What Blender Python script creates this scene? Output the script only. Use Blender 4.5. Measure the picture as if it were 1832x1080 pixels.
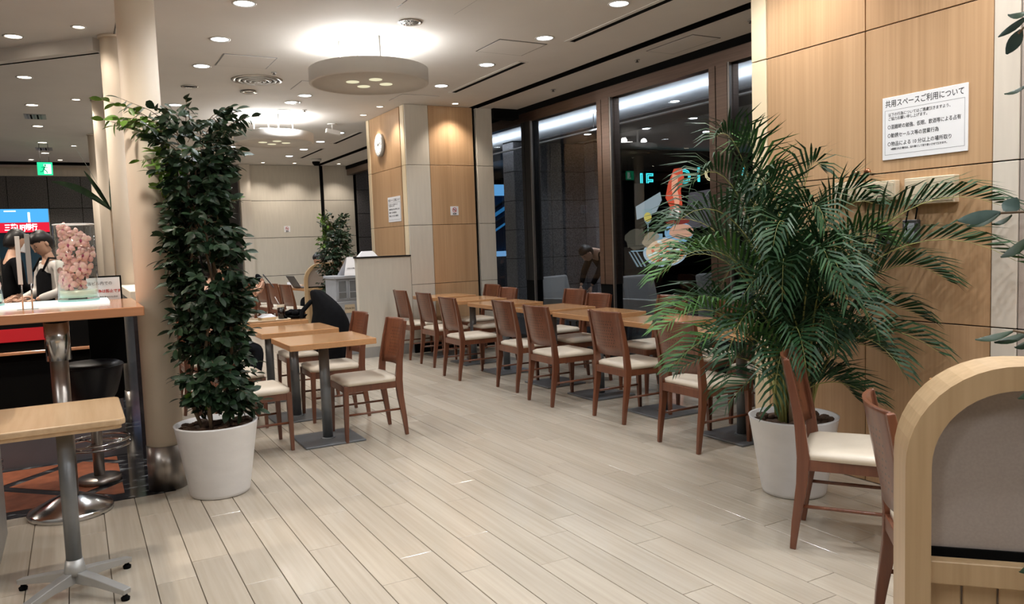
import bpy, bmesh, math, random
import numpy as np
from mathutils import Vector, Matrix, Euler
R = math.radians
PI = math.pi
for o in list(bpy.data.objects): bpy.data.objects.remove(o)
SC = bpy.context.scene
COL = SC.collection

# ------------------------------------------------------------------ camera
CAM_H = 1.42
cam = bpy.data.cameras.new('camera'); cam.sensor_width = 36.0
cam.lens = 1400.18 / 1832 * 36; cam.clip_start = 0.05; cam.clip_end = 200
co = bpy.data.objects.new('camera', cam); COL.objects.link(co)
def cam_axes(yaw, pitch, roll):
    f = Vector((math.sin(yaw)*math.cos(pitch), math.cos(yaw)*math.cos(pitch), math.sin(pitch)))
    r = Vector((math.cos(yaw), -math.sin(yaw), 0)); d = -(r.cross(f))
    r2 = math.cos(roll)*r + math.sin(roll)*d; d2 = -math.sin(roll)*r + math.cos(roll)*d
    return r2, d2, f
r_, d_, f_ = cam_axes(5.07726186e-01, -7.85124750e-02, 3.53810990e-02)
co.matrix_world = Matrix(((r_.x, -d_.x, -f_.x, 0), (r_.y, -d_.y, -f_.y, 0), (r_.z, -d_.z, -f_.z, CAM_H), (0, 0, 0, 1)))
SC.camera = co
# ------------------------------------------------------------------ world, exposure
w = bpy.data.worlds.new('world'); SC.world = w; w.use_nodes = True
w.node_tree.nodes['Background'].inputs[0].default_value = (0.55, 0.62, 0.8, 1)
w.node_tree.nodes['Background'].inputs[1].default_value = 0.03
SC.view_settings.view_transform = 'Standard'; SC.view_settings.look = 'None'
SC.view_settings.exposure = 0.12; SC.view_settings.gamma = 1.0
SC.view_settings.use_curve_mapping = False
SC.cycles.max_bounces = 8; SC.cycles.diffuse_bounces = 4; SC.cycles.glossy_bounces = 4
SC.cycles.transparent_max_bounces = 24; SC.cycles.transmission_bounces = 8
SC.cycles.caustics_reflective = False; SC.cycles.caustics_refractive = False
SC.cycles.sample_clamp_indirect = 4.0
# light strengths (watts), tuned together
P_DOWN = 15.0       # recessed white downlights
P_WARM = 9.0        # small warm wall washers
P_LEFT = 32.0       # warm downlights over the bar side
P_RING = 11.0       # each of the four lamps on top of a ceiling disc
P_OUT = 12.0
P_FILL = 19.0      # unseen fill panels added behind the camera         # corridor outside the glass

# ------------------------------------------------------------------ material helpers
def nodes(m):
    m.use_nodes = True; nt = m.node_tree
    return nt, nt.nodes, nt.links
def mat(name, col, rough=.5, metal=0., spec=.5, noise=0., scale=(8, 8, 8), bump=0., bscale=200., coat=0., detail=3., col2=None, sheen=0., trans=0.):
    m = bpy.data.materials.new(name); nt, N, L = nodes(m)
    b = N['Principled BSDF']
    b.inputs['Base Color'].default_value = (*col, 1); b.inputs['Roughness'].default_value = rough
    b.inputs['Metallic'].default_value = metal; b.inputs['Specular IOR Level'].default_value = spec
    b.inputs['Coat Weight'].default_value = coat; b.inputs['Coat Roughness'].default_value = .12
    if trans: b.inputs['Transmission Weight'].default_value = trans
    tc = N.new('ShaderNodeTexCoord')
    if noise or col2:
        mp = N.new('ShaderNodeMapping'); mp.inputs['Scale'].default_value = scale
        n = N.new('ShaderNodeTexNoise'); n.inputs['Scale'].default_value = 1; n.inputs['Detail'].default_value = detail
        L.new(tc.outputs['Object'], mp.inputs[0]); L.new(mp.outputs[0], n.inputs[0])
        cr = N.new('ShaderNodeValToRGB'); cr.color_ramp.elements[0].position = .3; cr.color_ramp.elements[1].position = .72
        c2 = col2 if col2 else tuple(max(0, c*(1-noise)) for c in col)
        c1 = col if col2 else tuple(min(1, c*(1+noise*.5)) for c in col)
        cr.color_ramp.elements[0].color = (*c2, 1); cr.color_ramp.elements[1].color = (*c1, 1)
        L.new(n.outputs[0], cr.inputs[0]); L.new(cr.outputs[0], b.inputs['Base Color'])
    if bump:
        n2 = N.new('ShaderNodeTexNoise'); n2.inputs['Scale'].default_value = bscale
        L.new(tc.outputs['Object'], n2.inputs[0])
        bp = N.new('ShaderNodeBump'); bp.inputs['Strength'].default_value = bump; bp.inputs['Distance'].default_value = .002
        L.new(n2.outputs[0], bp.inputs['Height']); L.new(bp.outputs[0], b.inputs['Normal'])
    return m
def emit(name, col, s):
    m = bpy.data.materials.new(name); nt, N, L = nodes(m)
    N.remove(N['Principled BSDF']); e = N.new('ShaderNodeEmission')
    e.inputs[0].default_value = (*col, 1); e.inputs[1].default_value = s
    L.new(e.outputs[0], N['Material Output'].inputs[0]); return m
def glassmat(name, tint=(1, 1, 1), refl=1.0, ior=1.5):
    m = bpy.data.materials.new(name); nt, N, L = nodes(m); N.remove(N['Principled BSDF'])
    t = N.new('ShaderNodeBsdfTransparent'); t.inputs[0].default_value = (*tint, 1)
    g = N.new('ShaderNodeBsdfGlossy'); g.inputs['Roughness'].default_value = 0.0
    fr = N.new('ShaderNodeFresnel'); fr.inputs[0].default_value = ior
    mm = N.new('ShaderNodeMath'); mm.operation = 'MULTIPLY'; mm.inputs[1].default_value = refl; mm.use_clamp = True
    mx = N.new('ShaderNodeMixShader'); L.new(fr.outputs[0], mm.inputs[0])
    ge = N.new('ShaderNodeNewGeometry'); ib = N.new('ShaderNodeMath'); ib.operation = 'SUBTRACT'; ib.inputs[0].default_value = 1
    L.new(ge.outputs['Backfacing'], ib.inputs[1]); m2 = N.new('ShaderNodeMath'); m2.operation = 'MULTIPLY'
    L.new(mm.outputs[0], m2.inputs[0]); L.new(ib.outputs[0], m2.inputs[1]); L.new(m2.outputs[0], mx.inputs[0])
    L.new(t.outputs[0], mx.inputs[1]); L.new(g.outputs[0], mx.inputs[2]); L.new(mx.outputs[0], N['Material Output'].inputs[0])
    return m
def wood(name, c1, c2, axis=2, fine=90., rough=.45, coat=0., long=1.2, spec=.4, rand=0.):
    """long-grained veneer; axis = grain direction"""
    m = bpy.data.materials.new(name); nt, N, L = nodes(m); b = N['Principled BSDF']
    tc = N.new('ShaderNodeTexCoord'); mp = N.new('ShaderNodeMapping')
    s = [fine]*3; s[axis] = long; mp.inputs['Scale'].default_value = s
    src = tc.outputs['Object']
    oi = N.new('ShaderNodeObjectInfo')
    add = N.new('ShaderNodeVectorMath'); add.operation = 'ADD'
    mulv = N.new('ShaderNodeVectorMath'); mulv.operation = 'SCALE'; mulv.inputs[0].default_value = (7, 5, 3)
    L.new(oi.outputs['Random'], mulv.inputs['Scale']); L.new(src, add.inputs[0]); L.new(mulv.outputs[0], add.inputs[1])
    L.new(add.outputs[0], mp.inputs[0])
    n = N.new('ShaderNodeTexNoise'); n.inputs['Scale'].default_value = 1; n.inputs['Detail'].default_value = 4
    L.new(mp.outputs[0], n.inputs[0])
    mp2 = N.new('ShaderNodeMapping'); s2 = [fine*.12]*3; s2[axis] = long*.25; mp2.inputs['Scale'].default_value = s2
    L.new(add.outputs[0], mp2.inputs[0]); n2 = N.new('ShaderNodeTexNoise'); n2.inputs['Scale'].default_value = 1
    L.new(mp2.outputs[0], n2.inputs[0])
    ad = N.new('ShaderNodeMath'); ad.operation = 'ADD'; L.new(n.outputs[0], ad.inputs[0]); L.new(n2.outputs[0], ad.inputs[1])
    hf = N.new('ShaderNodeMath'); hf.operation = 'MULTIPLY'; hf.inputs[1].default_value = .5; L.new(ad.outputs[0], hf.inputs[0])
    cr = N.new('ShaderNodeValToRGB'); cr.color_ramp.elements[0].position = .36; cr.color_ramp.elements[1].position = .64
    cr.color_ramp.elements[0].color = (*c2, 1); cr.color_ramp.elements[1].color = (*c1, 1)
    L.new(hf.outputs[0], cr.inputs[0])
    out = cr.outputs[0]
    if rand:
        hs = N.new('ShaderNodeHueSaturation'); ma = N.new('ShaderNodeMapRange')
        ma.inputs['To Min'].default_value = 1-rand; ma.inputs['To Max'].default_value = 1+rand*.5
        L.new(oi.outputs['Random'], ma.inputs[0]); L.new(ma.outputs[0], hs.inputs['Value']); L.new(out, hs.inputs['Color']); out = hs.outputs[0]
    L.new(out, b.inputs['Base Color'])
    b.inputs['Roughness'].default_value = rough; b.inputs['Coat Weight'].default_value = coat; b.inputs['Coat Roughness'].default_value = .1
    b.inputs['Specular IOR Level'].default_value = spec
    return m
def perforated(name, base):
    """chair back plywood: rows of small drilled holes"""
    m = base.copy(); m.name = name; nt = m.node_tree; N, L = nt.nodes, nt.links; b = N['Principled BSDF']
    tc = N.new('ShaderNodeTexCoord'); sp = N.new('ShaderNodeSeparateXYZ'); L.new(tc.outputs['Object'], sp.inputs[0])
    def M_(op, a, bb=None, **k):
        n = N.new('ShaderNodeMath'); n.operation = op
        for i, v in enumerate((a, bb)):
            if v is None: continue
            if isinstance(v, (int, float)): n.inputs[i].default_value = v
            else: L.new(v, n.inputs[i])
        return n.outputs[0]
    row = M_('FLOOR', M_('DIVIDE', sp.outputs[2], .024))
    stag = M_('MULTIPLY', M_('MODULO', row, 2.0), .5)
    u = M_('SUBTRACT', M_('FRACT', M_('ADD', M_('DIVIDE', M_('ADD', sp.outputs[0], 1.0), .024), stag)), .5)
    v = M_('SUBTRACT', M_('FRACT', M_('DIVIDE', sp.outputs[2], .024)), .5)
    d = M_('SQRT', M_('ADD', M_('MULTIPLY', u, u), M_('MULTIPLY', v, v)))
    hole = M_('LESS_THAN', d, .17)
    inx = M_('LESS_THAN', M_('ABSOLUTE', sp.outputs[0]), .118)
    inz = M_('MULTIPLY', M_('GREATER_THAN', sp.outputs[2], .576), M_('LESS_THAN', sp.outputs[2], .792))
    msk = M_('MULTIPLY', hole, M_('MULTIPLY', inx, inz))
    mx = N.new('ShaderNodeMixRGB'); L.new(msk, mx.inputs[0])
    src = b.inputs['Base Color'].links[0].from_socket; L.new(src, mx.inputs[1]); mx.inputs[2].default_value = (.012, .005, .003, 1)
    L.new(mx.outputs[0], b.inputs['Base Color']); return m

MT = {}
MT['ceil'] = mat('ceiling_paint', (.68, .66, .635), .85, noise=.04, scale=(2, 2, 2), bump=.15, bscale=400)
MT['plaster'] = mat('cream_wall_panel', (.60, .555, .475), .6, noise=.05, scale=(30, 30, 3))
MT['cream'] = mat('cream_paint', (.80, .66, .45), .5, noise=.04, scale=(3, 3, 3))
MT['greycream'] = mat('grey_cream_panel', (.63, .57, .49), .5, noise=.08, scale=(20, 20, 2))
MT['oak'] = wood('oak_veneer', (.54, .345, .195), (.43, .265, .14), 2, 70, .42, .12, 1.0)
MT['oakframe'] = wood('pale_oak_frame', (.60, .42, .24), (.46, .31, .165), 2, 50, .38, .15, 2)
MT['column'] = mat('column_paint', (.76, .66, .54), .6, noise=.03, scale=(3, 3, 1), spec=.3)
MT['plank'] = wood('pale_oak_plank', (.51, .45, .37), (.42, .365, .29), 1, 55, .24, .3, 1.6, .5, rand=.07)
MT['grout'] = mat('plank_joint', (.11, .085, .06), .8)
MT['marble'] = mat('black_marble', (.17, .18, .19), .12, noise=0, col2=(.010, .010, .012), scale=(9, 16, 9), detail=8)
for e_, p_ in zip([n for n in MT['marble'].node_tree.nodes if n.type == 'VALTORGB'][0].color_ramp.elements, (.55, .70)): e_.position = p_
MT['terra'] = mat('terracotta_tile', (.30, .10, .05), .25, noise=.25, scale=(12, 12, 12))
MT['granite'] = mat('dark_granite', (.17, .16, .16), .35, noise=0, col2=(.03, .028, .03), scale=(60, 60, 60), detail=2)
MT['granite_lit'] = mat('lit_granite', (.30, .28, .28), .35, noise=0, col2=(.09, .085, .088), scale=(60, 60, 60), detail=2)  # lighter copy of the dark granite, light painted into its colour
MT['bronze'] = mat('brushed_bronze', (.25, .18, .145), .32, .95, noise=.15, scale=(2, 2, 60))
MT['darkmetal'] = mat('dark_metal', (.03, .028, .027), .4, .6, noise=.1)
MT['black'] = mat('black_gap', (.004, .004, .004), 1., spec=.1, noise=.1)
MT['chrome'] = mat('chrome', (.6, .6, .6), .18, 1., noise=.05)
MT['steel'] = mat('brushed_steel', (.42, .39, .36), .32, .95, noise=.12, scale=(60, 60, 2))
MT['greysteel'] = mat('grey_painted_steel', (.17, .18, .19), .38, .4, noise=.12, scale=(10, 10, 10))
MT['alu'] = mat('satin_aluminium', (.42, .42, .41), .45, .6, noise=.06)
MT['chairwood'] = wood('reddish_brown_beech', (.175, .060, .028), (.105, .033, .016), 2, 60, .32, .3, 2.5, .5, rand=.1)
MT['chairback'] = perforated('perforated_plywood', MT['chairwood'])
MT['seat'] = mat('cream_vinyl', (.66, .58, .47), .38, noise=.06, scale=(9, 9, 9), bump=.12, bscale=90, coat=.1)
MT['tabletop'] = wood('table_laminate', (.56, .30, .14), (.48, .245, .11), 1, 45, .2, .4, 2, .5)
MT['tabletop_pale'] = wood('pale_table_laminate', (.58, .41, .25), (.48, .33, .19), 1, 40, .25, .3, 2, .5)
MT['counterwood'] = wood('counter_laminate', (.52, .25, .13), (.42, .185, .09), 0, 40, .2, .4, 2, .5)
MT['potwhite'] = mat('white_planter', (.72, .71, .71), .5, noise=.05, scale=(6, 6, 14), bump=.2, bscale=60)
MT['bark'] = mat('bark_chips', (.10, .055, .032), .9, noise=.5, scale=(40, 40, 40), bump=.5, bscale=60)
MT['trunk'] = mat('pale_brown_bark', (.20, .135, .08), .85, noise=.35, scale=(30, 30, 8), bump=.4, bscale=120)
def leafmat(name, a, b_, rough=.38, rnd=.35):
    m = mat(name, a, rough, noise=0, col2=b_, scale=(14, 14, 14), coat=.0, spec=.3)
    b = m.node_tree.nodes['Principled BSDF']
    b.inputs['Subsurface Weight'].default_value = 0
    return m
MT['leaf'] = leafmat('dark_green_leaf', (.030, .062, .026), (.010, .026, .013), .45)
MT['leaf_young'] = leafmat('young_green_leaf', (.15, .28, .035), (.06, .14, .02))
MT['palm'] = leafmat('palm_leaflet', (.028, .080, .026), (.007, .027, .012), .5)
MT['palm_light'] = leafmat('palm_leaflet_light', (.085, .20, .045), (.028, .09, .022), .5)
MT['palmstalk'] = mat('palm_stalk', (.30, .30, .09), .45, noise=.3, scale=(6, 6, 6))
MT['euca'] = leafmat('blue_green_leaf', (.11, .17, .15), (.03, .06, .05), .5)
MT['white'] = mat('white_board', (.80, .80, .82), .5, noise=.02)
MT['ink'] = mat('black_ink', (.03, .03, .035), .7)
MT['redink'] = mat('red_ink', (.5, .03, .03), .7)
MT['whitemetal'] = mat('white_enamel', (.66, .65, .63), .4, noise=.02)
MT['disc'] = mat('white_plaster_disc', (.62, .59, .55), .7, noise=.02)
MT['copper'] = mat('copper_knob', (.55, .22, .12), .22, 1., noise=.05)
MT['beigeplastic'] = mat('beige_plastic', (.62, .52, .38), .4, noise=.03)
MT['darkplastic'] = mat('dark_grey_plastic', (.06, .06, .065), .4, noise=.05)
MT['rackgrey'] = mat('grey_plastic_cabinet', (.36, .38, .42), .4, noise=.05)
MT['greypanel'] = mat('taupe_laminate', (.40, .34, .30), .5, noise=.06, scale=(200, 200, 200), detail=1)
MT['blackcloth'] = mat('black_cloth', (.005, .005, .006), .9, spec=.1, noise=.3, scale=(20, 20, 20))
MT['navycloth'] = mat('charcoal_cloth', (.010, .011, .014), .9, spec=.1, noise=.3, scale=(20, 20, 20))
MT['whitecloth'] = mat('white_shirt_cloth', (.62, .58, .54), .85, noise=.08, scale=(20, 20, 20))
MT['skin'] = mat('skin', (.60, .36, .25), .5, noise=.08, scale=(30, 30, 30))
MT['hair'] = mat('black_hair', (.012, .010, .010), .45, noise=.3, scale=(60, 60, 60))
MT['leather'] = mat('black_leather', (.006, .0065, .010), .4, spec=.3, noise=.2, scale=(40, 40, 40), bump=.2, bscale=150)
MT['soil'] = MT['bark']
MT['glass'] = glassmat('window_glass', (.86, .88, .90), 1.0, 1.5)
MT['vaseglass'] = glassmat('vase_glass', (.985, 1, .99), 1.0, 1.45)
MT['lamp_white'] = emit('lamp_cool_white', (.88, .95, 1.0), 14)
MT['lamp_warm'] = emit('lamp_warm', (1.0, .86, .68), 14)
MT['lamp_ring'] = emit('lamp_ring', (1.0, .98, .93), 30)
MT['hole_glow'] = emit('disc_hole_glow', (1.0, .93, .62), .78)

# ------------------------------------------------------------------ mesh builder
class MB:
    def __init__(s): s.v = []; s.f = []; s.sm = []; s.M = Matrix.Identity(4)
    def add(s, vs, fs, smooth=False):
        n = len(s.v); s.v += [tuple(s.M @ Vector(p)) for p in vs]
        for f in fs: s.f.append(tuple(i+n for i in f)); s.sm.append(smooth)
        return s
    def box(s, x0, x1, y0, y1, z0, z1, ch=0.):
        if ch <= 0:
            v = [(x0,y0,z0),(x1,y0,z0),(x1,y1,z0),(x0,y1,z0),(x0,y0,z1),(x1,y0,z1),(x1,y1,z1),(x0,y1,z1)]
            return s.add(v, [(0,3,2,1),(4,5,6,7),(0,1,5,4),(1,2,6,5),(2,3,7,6),(3,0,4,7)])
        c = ch; vs = []; idx = {}
        X, Y, Z = (x0, x1), (y0, y1), (z0, z1)
        for i in (0, 1):
            for j in (0, 1):
                for k in (0, 1):
                    sx, sy, sz = (1, -1)[i], (1, -1)[j], (1, -1)[k]
                    idx[i,j,k,0] = len(vs); vs.append((X[i], Y[j]+sy*c, Z[k]+sz*c))
                    idx[i,j,k,1] = len(vs); vs.append((X[i]+sx*c, Y[j], Z[k]+sz*c))
                    idx[i,j,k,2] = len(vs); vs.append((X[i]+sx*c, Y[j]+sy*c, Z[k]))
        fs = []
        for a in (0, 1):
            q = [(a,0,0),(a,1,0),(a,1,1),(a,0,1)]; f = [idx[(*t, 0)] for t in q]; fs.append(f if a else f[::-1])
            q = [(0,a,0),(0,a,1),(1,a,1),(1,a,0)]; f = [idx[(*t, 1)] for t in q]; fs.append(f if a else f[::-1])
            q = [(0,0,a),(1,0,a),(1,1,a),(0,1,a)]; f = [idx[(*t, 2)] for t in q]; fs.append(f if a else f[::-1])
        for i in (0, 1):
            for j in (0, 1):
                f = [idx[i,j,0,0], idx[i,j,1,0], idx[i,j,1,1], idx[i,j,0,1]]; fs.append(f)
                f = [idx[i,0,j,0], idx[i,1,j,0], idx[i,1,j,2], idx[i,0,j,2]]; fs.append(f)
                f = [idx[0,i,j,1], idx[1,i,j,1], idx[1,i,j,2], idx[0,i,j,2]]; fs.append(f)
                for k in (0, 1): fs.append([idx[i,j,k,0], idx[i,j,k,1], idx[i,j,k,2]])
        return s.add(vs, fs)
    def loft(s, rings, smooth=True, cap=True, closed=True):
        n = len(rings[0]); vs = [p for r in rings for p in r]; fs = []
        for i in range(len(rings)-1):
            for j in range(n if closed else n-1):
                a, b = i*n+j, i*n+(j+1) % n
                fs.append((a, b, b+n, a+n))
        s.add(vs, fs, smooth)
        if cap and closed:
            m = len(s.v)-len(vs); s.f.append(tuple(range(m+n-1, m-1, -1))); s.sm.append(False)
            s.f.append(tuple(range(m+(len(rings)-1)*n, m+len(rings)*n))); s.sm.append(False)
        return s
    def lathe(s, prof, cx=0, cy=0, n=24, smooth=True, cap=True):
        return s.loft([[(cx+r*math.cos(2*PI*k/n), cy+r*math.sin(2*PI*k/n), z) for k in range(n)] for r, z in prof], smooth, cap)
    def tube(s, pts, rad, n=8, smooth=True, cap=True):
        pts = [Vector(p) for p in pts]
        if not isinstance(rad, (list, tuple)): rad = [rad]*len(pts)
        rings = []; up = None
        for i, p in enumerate(pts):
            t = (pts[min(i+1, len(pts)-1)] - pts[max(i-1, 0)]).normalized()
            if up is None: up = Vector((0, 0, 1)) if abs(t.z) < .9 else Vector((1, 0, 0))
            a = t.cross(up).normalized(); b = a.cross(t).normalized(); up = b
            rings.append([p + rad[i]*(math.cos(2*PI*k/n)*a + math.sin(2*PI*k/n)*b) for k in range(n)])
        return s.loft(rings, smooth, cap)
    def bar(s, pts, ws, hs, side=(1, 0, 0)):
        """rectangular section swept along pts; side = width direction"""
        pts = [Vector(p) for p in pts]; sd = Vector(side).normalized(); rings = []
        for i, p in enumerate(pts):
            t = (pts[min(i+1, len(pts)-1)] - pts[max(i-1, 0)]).normalized(); u = t.cross(sd).normalized()
            a, b = sd*ws[i]/2, u*hs[i]/2
            rings.append([p-a-b, p+a-b, p+a+b, p-a+b])
        return s.loft(rings, False, True)
    def prism(s, poly, z0, z1):
        n = len(poly)
        return s.add([(x, y, z0) for x, y in poly]+[(x, y, z1) for x, y in poly],
                     [tuple(range(n-1, -1, -1)), tuple(range(n, 2*n))]+[(i, (i+1) % n, (i+1) % n+n, i+n) for i in range(n)])
    def sphere(s, c, r, n=12, m=8, sc=(1, 1, 1)):
        rings = []
        for i in range(m+1):
            t = PI*i/m; t = min(max(t, .02), PI-.02)
            rings.append([(c[0]+r*sc[0]*math.sin(t)*math.cos(2*PI*k/n), c[1]+r*sc[1]*math.sin(t)*math.sin(2*PI*k/n), c[2]-r*sc[2]*math.cos(t)) for k in range(n)])
        return s.loft(rings, True, True)
    def mesh(s, name, m):
        me = bpy.data.meshes.new(name); me.from_pydata(s.v, [], s.f)
        me.polygons.foreach_set('use_smooth', s.sm)
        bm = bmesh.new(); bm.from_mesh(me); bmesh.ops.recalc_face_normals(bm, faces=bm.faces); bm.to_mesh(me); bm.free()
        if m: me.materials.append(MT[m] if isinstance(m, str) else m)
        me.update(); return me
    def build(s, name, m, parent=None, loc=None, rz=0., bevel=0.):
        return link(name, s.mesh(name, m), parent, loc, rz, bevel)
def link(name, data, parent=None, loc=None, rz=0., bevel=0.):
    o = bpy.data.objects.new(name, data); COL.objects.link(o)
    if parent is not None: o.parent = parent
    if loc is not None: o.location = loc
    if rz: o.rotation_euler = (0, 0, rz)
    if bevel:
        b = o.modifiers.new('bevel', 'BEVEL'); b.width = bevel; b.segments = 2; b.limit_method = 'ANGLE'
    return o
def tag(o, label=None, cat=None, group=None, kind=None):
    if label: o['label'] = label
    if cat: o['category'] = cat
    if group: o['group'] = group
    if kind: o['kind'] = kind
    return o
def thing(name, label, cat, loc=(0, 0, 0), rz=0., group=None):
    o = bpy.data.objects.new(name, None); COL.objects.link(o); o.location = loc; o.rotation_euler = (0, 0, rz)
    o.empty_display_size = .1
    return tag(o, label, cat, group)
def struct(o): o['kind'] = 'structure'; return o
def copy_tree(o, parent=None):
    c = o.copy(); COL.objects.link(c)
    if parent: c.parent = parent
    for ch in [x for x in o.children]: copy_tree(ch, c)
    return c
def textmesh(txt, size, m, name='lettering', parent=None, mtx=None, ax='LEFT', ex=.0004, bold=0., xs=1.):
    cu = bpy.data.curves.new('t', 'FONT'); cu.body = txt; cu.size = size; cu.align_x = ax; cu.extrude = ex; cu.offset = bold
    cu.resolution_u = 2
    t = bpy.data.objects.new('t', cu); COL.objects.link(t)
    dg = bpy.context.evaluated_depsgraph_get(); me = bpy.data.meshes.new_from_object(t.evaluated_get(dg))
    bpy.data.objects.remove(t); bpy.data.curves.remove(cu)
    if xs != 1.:
        for v in me.vertices: v.co.x *= xs
    me.materials.clear(); me.materials.append(MT[m] if isinstance(m, str) else m)
    o = link(name, me, parent)
    if mtx is not None: o.matrix_basis = mtx
    return o
def spot(name, parent, loc, power, col, size=150, blend=.6, rad=.05, target=None):
    l = bpy.data.lights.new(name, 'SPOT'); l.energy = power*4; l.color = col; l.spot_size = R(size); l.spot_blend = blend; l.shadow_soft_size = rad
    o = link(name, l, parent, loc)
    if target: o.rotation_euler = (Vector(target)-Vector(loc)).to_track_quat('-Z', 'Y').to_euler()
    return o

# ================================================================== SETTING
ZC = 3.203
rng = random.Random(7)
XW = 5.46     # glass line
XP = 3.811    # plane of the wood wall and of the pillar's side
# ---- floor
fb = MB().box(-7, 14, -4, 20, -.08, -.006)
floor = struct(fb.build('floor', 'grout'))
PW = .1635; PX0 = .2135
joints = {-4: .85, -2: .48, -1: .09, 0: .61, 1: .79, 2: .39, 3: .16, 4: .61, 5: .057, 6: .28, 7: .99, 8: .35, 9: .866, 10: .14, 11: .31, 12: .82, 13: .98, 14: .12, 15: .77, 16: .65, 17: .28}
def px_of(X, Y, Z):
    v = Vector((X, Y, Z-CAM_H)); d = v.dot(f_)
    if d < .1: return None
    return 916+1400.18*v.dot(r_)/d, 540+1400.18*v.dot(d_)/d
pieces = []
for k in range(-16, 33):
    xa, xb = PX0+k*PW, PX0+(k+1)*PW
    j = joints.get(k, rng.random())
    for n in range(-5, 19):
        ya, yb = j+n, j+n+1.0
        ylim = 5.0 if xb < .46 else 17.5
        if k <= 2 and xa < .46 and ya >= ylim: continue
        if xb > 5.5: continue
        yb = min(yb, ylim if xb < .60 else 17.4)
        if yb-ya < .03 or ya < -4: continue
        pieces.append((xa, xb, ya, yb))
def score(p):
    cx, cy = (p[0]+p[1])/2, (p[2]+p[3])/2
    q = px_of(cx, cy, 0)
    if q is None or not (-60 < q[0] < 1700 and q[1] < 1150): return 1e9
    if cx > XP and cy < 3.5: return 1e9
    return math.hypot(cx, cy)
pieces.sort(key=score)
g = .0018
full = MB().box(0+g, PW-g, g, 1-g, -.006, 0, .0012).mesh('plank', 'plank')
rest = MB()
for i, (xa, xb, ya, yb) in enumerate(pieces):
    if i < 300 and score((xa, xb, ya, yb)) < 1e8:
        if abs(yb-ya-1) < 1e-4: link('plank', full, floor, (xa, ya, 0))
        else: MB().box(g, PW-g, g, yb-ya-g, -.006, 0, .0012).build('plank', 'plank', floor, (xa, ya, 0))
    else: rest.box(xa+g, xb-g, ya+g, yb-g, -.006, 0)
ro = rest.build('plank', 'plank', floor); ro['kind'] = 'stuff'
# ---- bar side floor: black marble with terracotta fields
struct(MB().box(-7, .44, 5.004, 20, -.01, .001).build('floor_marble', 'marble'))
mf = bpy.data.objects['floor_marble']
def clip_poly(poly, a, b, c):
    out = []
    for i in range(len(poly)):
        p, q = poly[i], poly[(i+1) % len(poly)]
        dp, dq = a*p[0]+b*p[1]-c, a*q[0]+b*q[1]-c
        if dp >= 0: out.append(p)
        if dp*dq < 0:
            t = dp/(dp-dq); out.append((p[0]+t*(q[0]-p[0]), p[1]+t*(q[1]-p[1])))
    return out
bw = .045
for i in range(-3, 2):
    for j in range(-3, 3):
        # diamond lattice through (-.50, 5.70)
        cx, cy = -.50+(i+j+1)*.46, 5.70+(i-j)*.46
        h = .46-bw*1.2
        poly = [(cx-h, cy), (cx, cy-h), (cx+h, cy), (cx, cy+h)]
        for (a, b, c) in ((1, 0, -3.2), (-1, 0, -.17), (0, 1, 5.14), (0, -1, -6.12)): poly = clip_poly(poly, a, b, c) if len(poly) > 2 else []
        if len(poly) > 2: MB().prism(poly, 0.0, .0025).build('tile', 'terra', mf)

# ---- ceiling (main slab, slot, soffit)
ceil = MB().box(-7, 4.745, -4, 17.3, ZC, ZC+.1).box(4.86, XW+.02, -4, 9.45, ZC, ZC+.1).box(4.86, XW+.02, 9.45, 17.3, ZC, ZC+.1)
ceiling = struct(ceil.build('ceiling', 'ceil'))
struct(MB().box(4.745, 4.86, -4, 17.3, ZC+.06, ZC+.1).build('trim_1', 'black'))
MB().box(4.735, 4.747, -4, 17.3, ZC-.001, ZC+.06).box(4.852, 4.862, -4, 17.3, ZC-.004, ZC+.06).build('slot_liner', 'black', ceiling)
# ceiling joint line and beam on the bar side
MB().box(.408, .416, 1, 17.2, ZC-.004, ZC+.001).build('expansion_joint', 'darkmetal', ceiling)
struct(MB().bar([(.295, 7.425, ZC-.052), (-6.2, 13.88, ZC-.052)], [.105]*2, [.105]*2, (.7071, .7071, 0)).build('trim_2', 'ceil'))
MB().bar([(.30, 7.47, ZC-.108), (-6.2, 13.93, ZC-.108)], [.012]*2, [.006]*2, (.7071, .7071, 0)).build('shadow_gap', 'black', bpy.data.objects['trim_2'])

# ---- window wall: header, paired mullions, panes
win = struct(MB().box(XW, XW+.12, -1, 17.2, 3.0, 3.13).build('window_1', 'bronze'))
MB().box(XW-.02, XW+.02, -1, 17.2, 3.13, 3.2035).build('shadow_gap', 'black', win)
MB().box(XW+.02, XW+.10, -1, 17.2, 0, .09).build('sill', 'darkmetal', win)
muls = [(3.42, 3.66), (5.49, 5.73), (7.34, 7.58), (9.12, 9.34), (11.2, 11.42), (13.2, 13.42), (15.2, 15.42), (1.4, 1.64)]
for a, b in muls:
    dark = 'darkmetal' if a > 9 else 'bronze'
    m_ = (a+b)/2+.03
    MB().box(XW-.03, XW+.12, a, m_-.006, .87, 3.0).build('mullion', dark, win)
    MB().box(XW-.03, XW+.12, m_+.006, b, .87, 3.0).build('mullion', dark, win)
    MB().box(XW-.02, XW+.11, a, b, 0, .87).box(XW, XW+.1, m_-.006, m_+.006, .87, 3.0).build('mullion_base', 'black', win)
    MB().box(XW-.035, XW-.005, a-.035, a-.012, .05, 3.0).build('edge_strip', 'steel', win)
ms = sorted(muls)
for i in range(len(ms)-1):
    p = MB().box(XW+.04, XW+.052, ms[i][1], ms[i+1][0], .09, 3.0).build('pane', 'glass', win)
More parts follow.
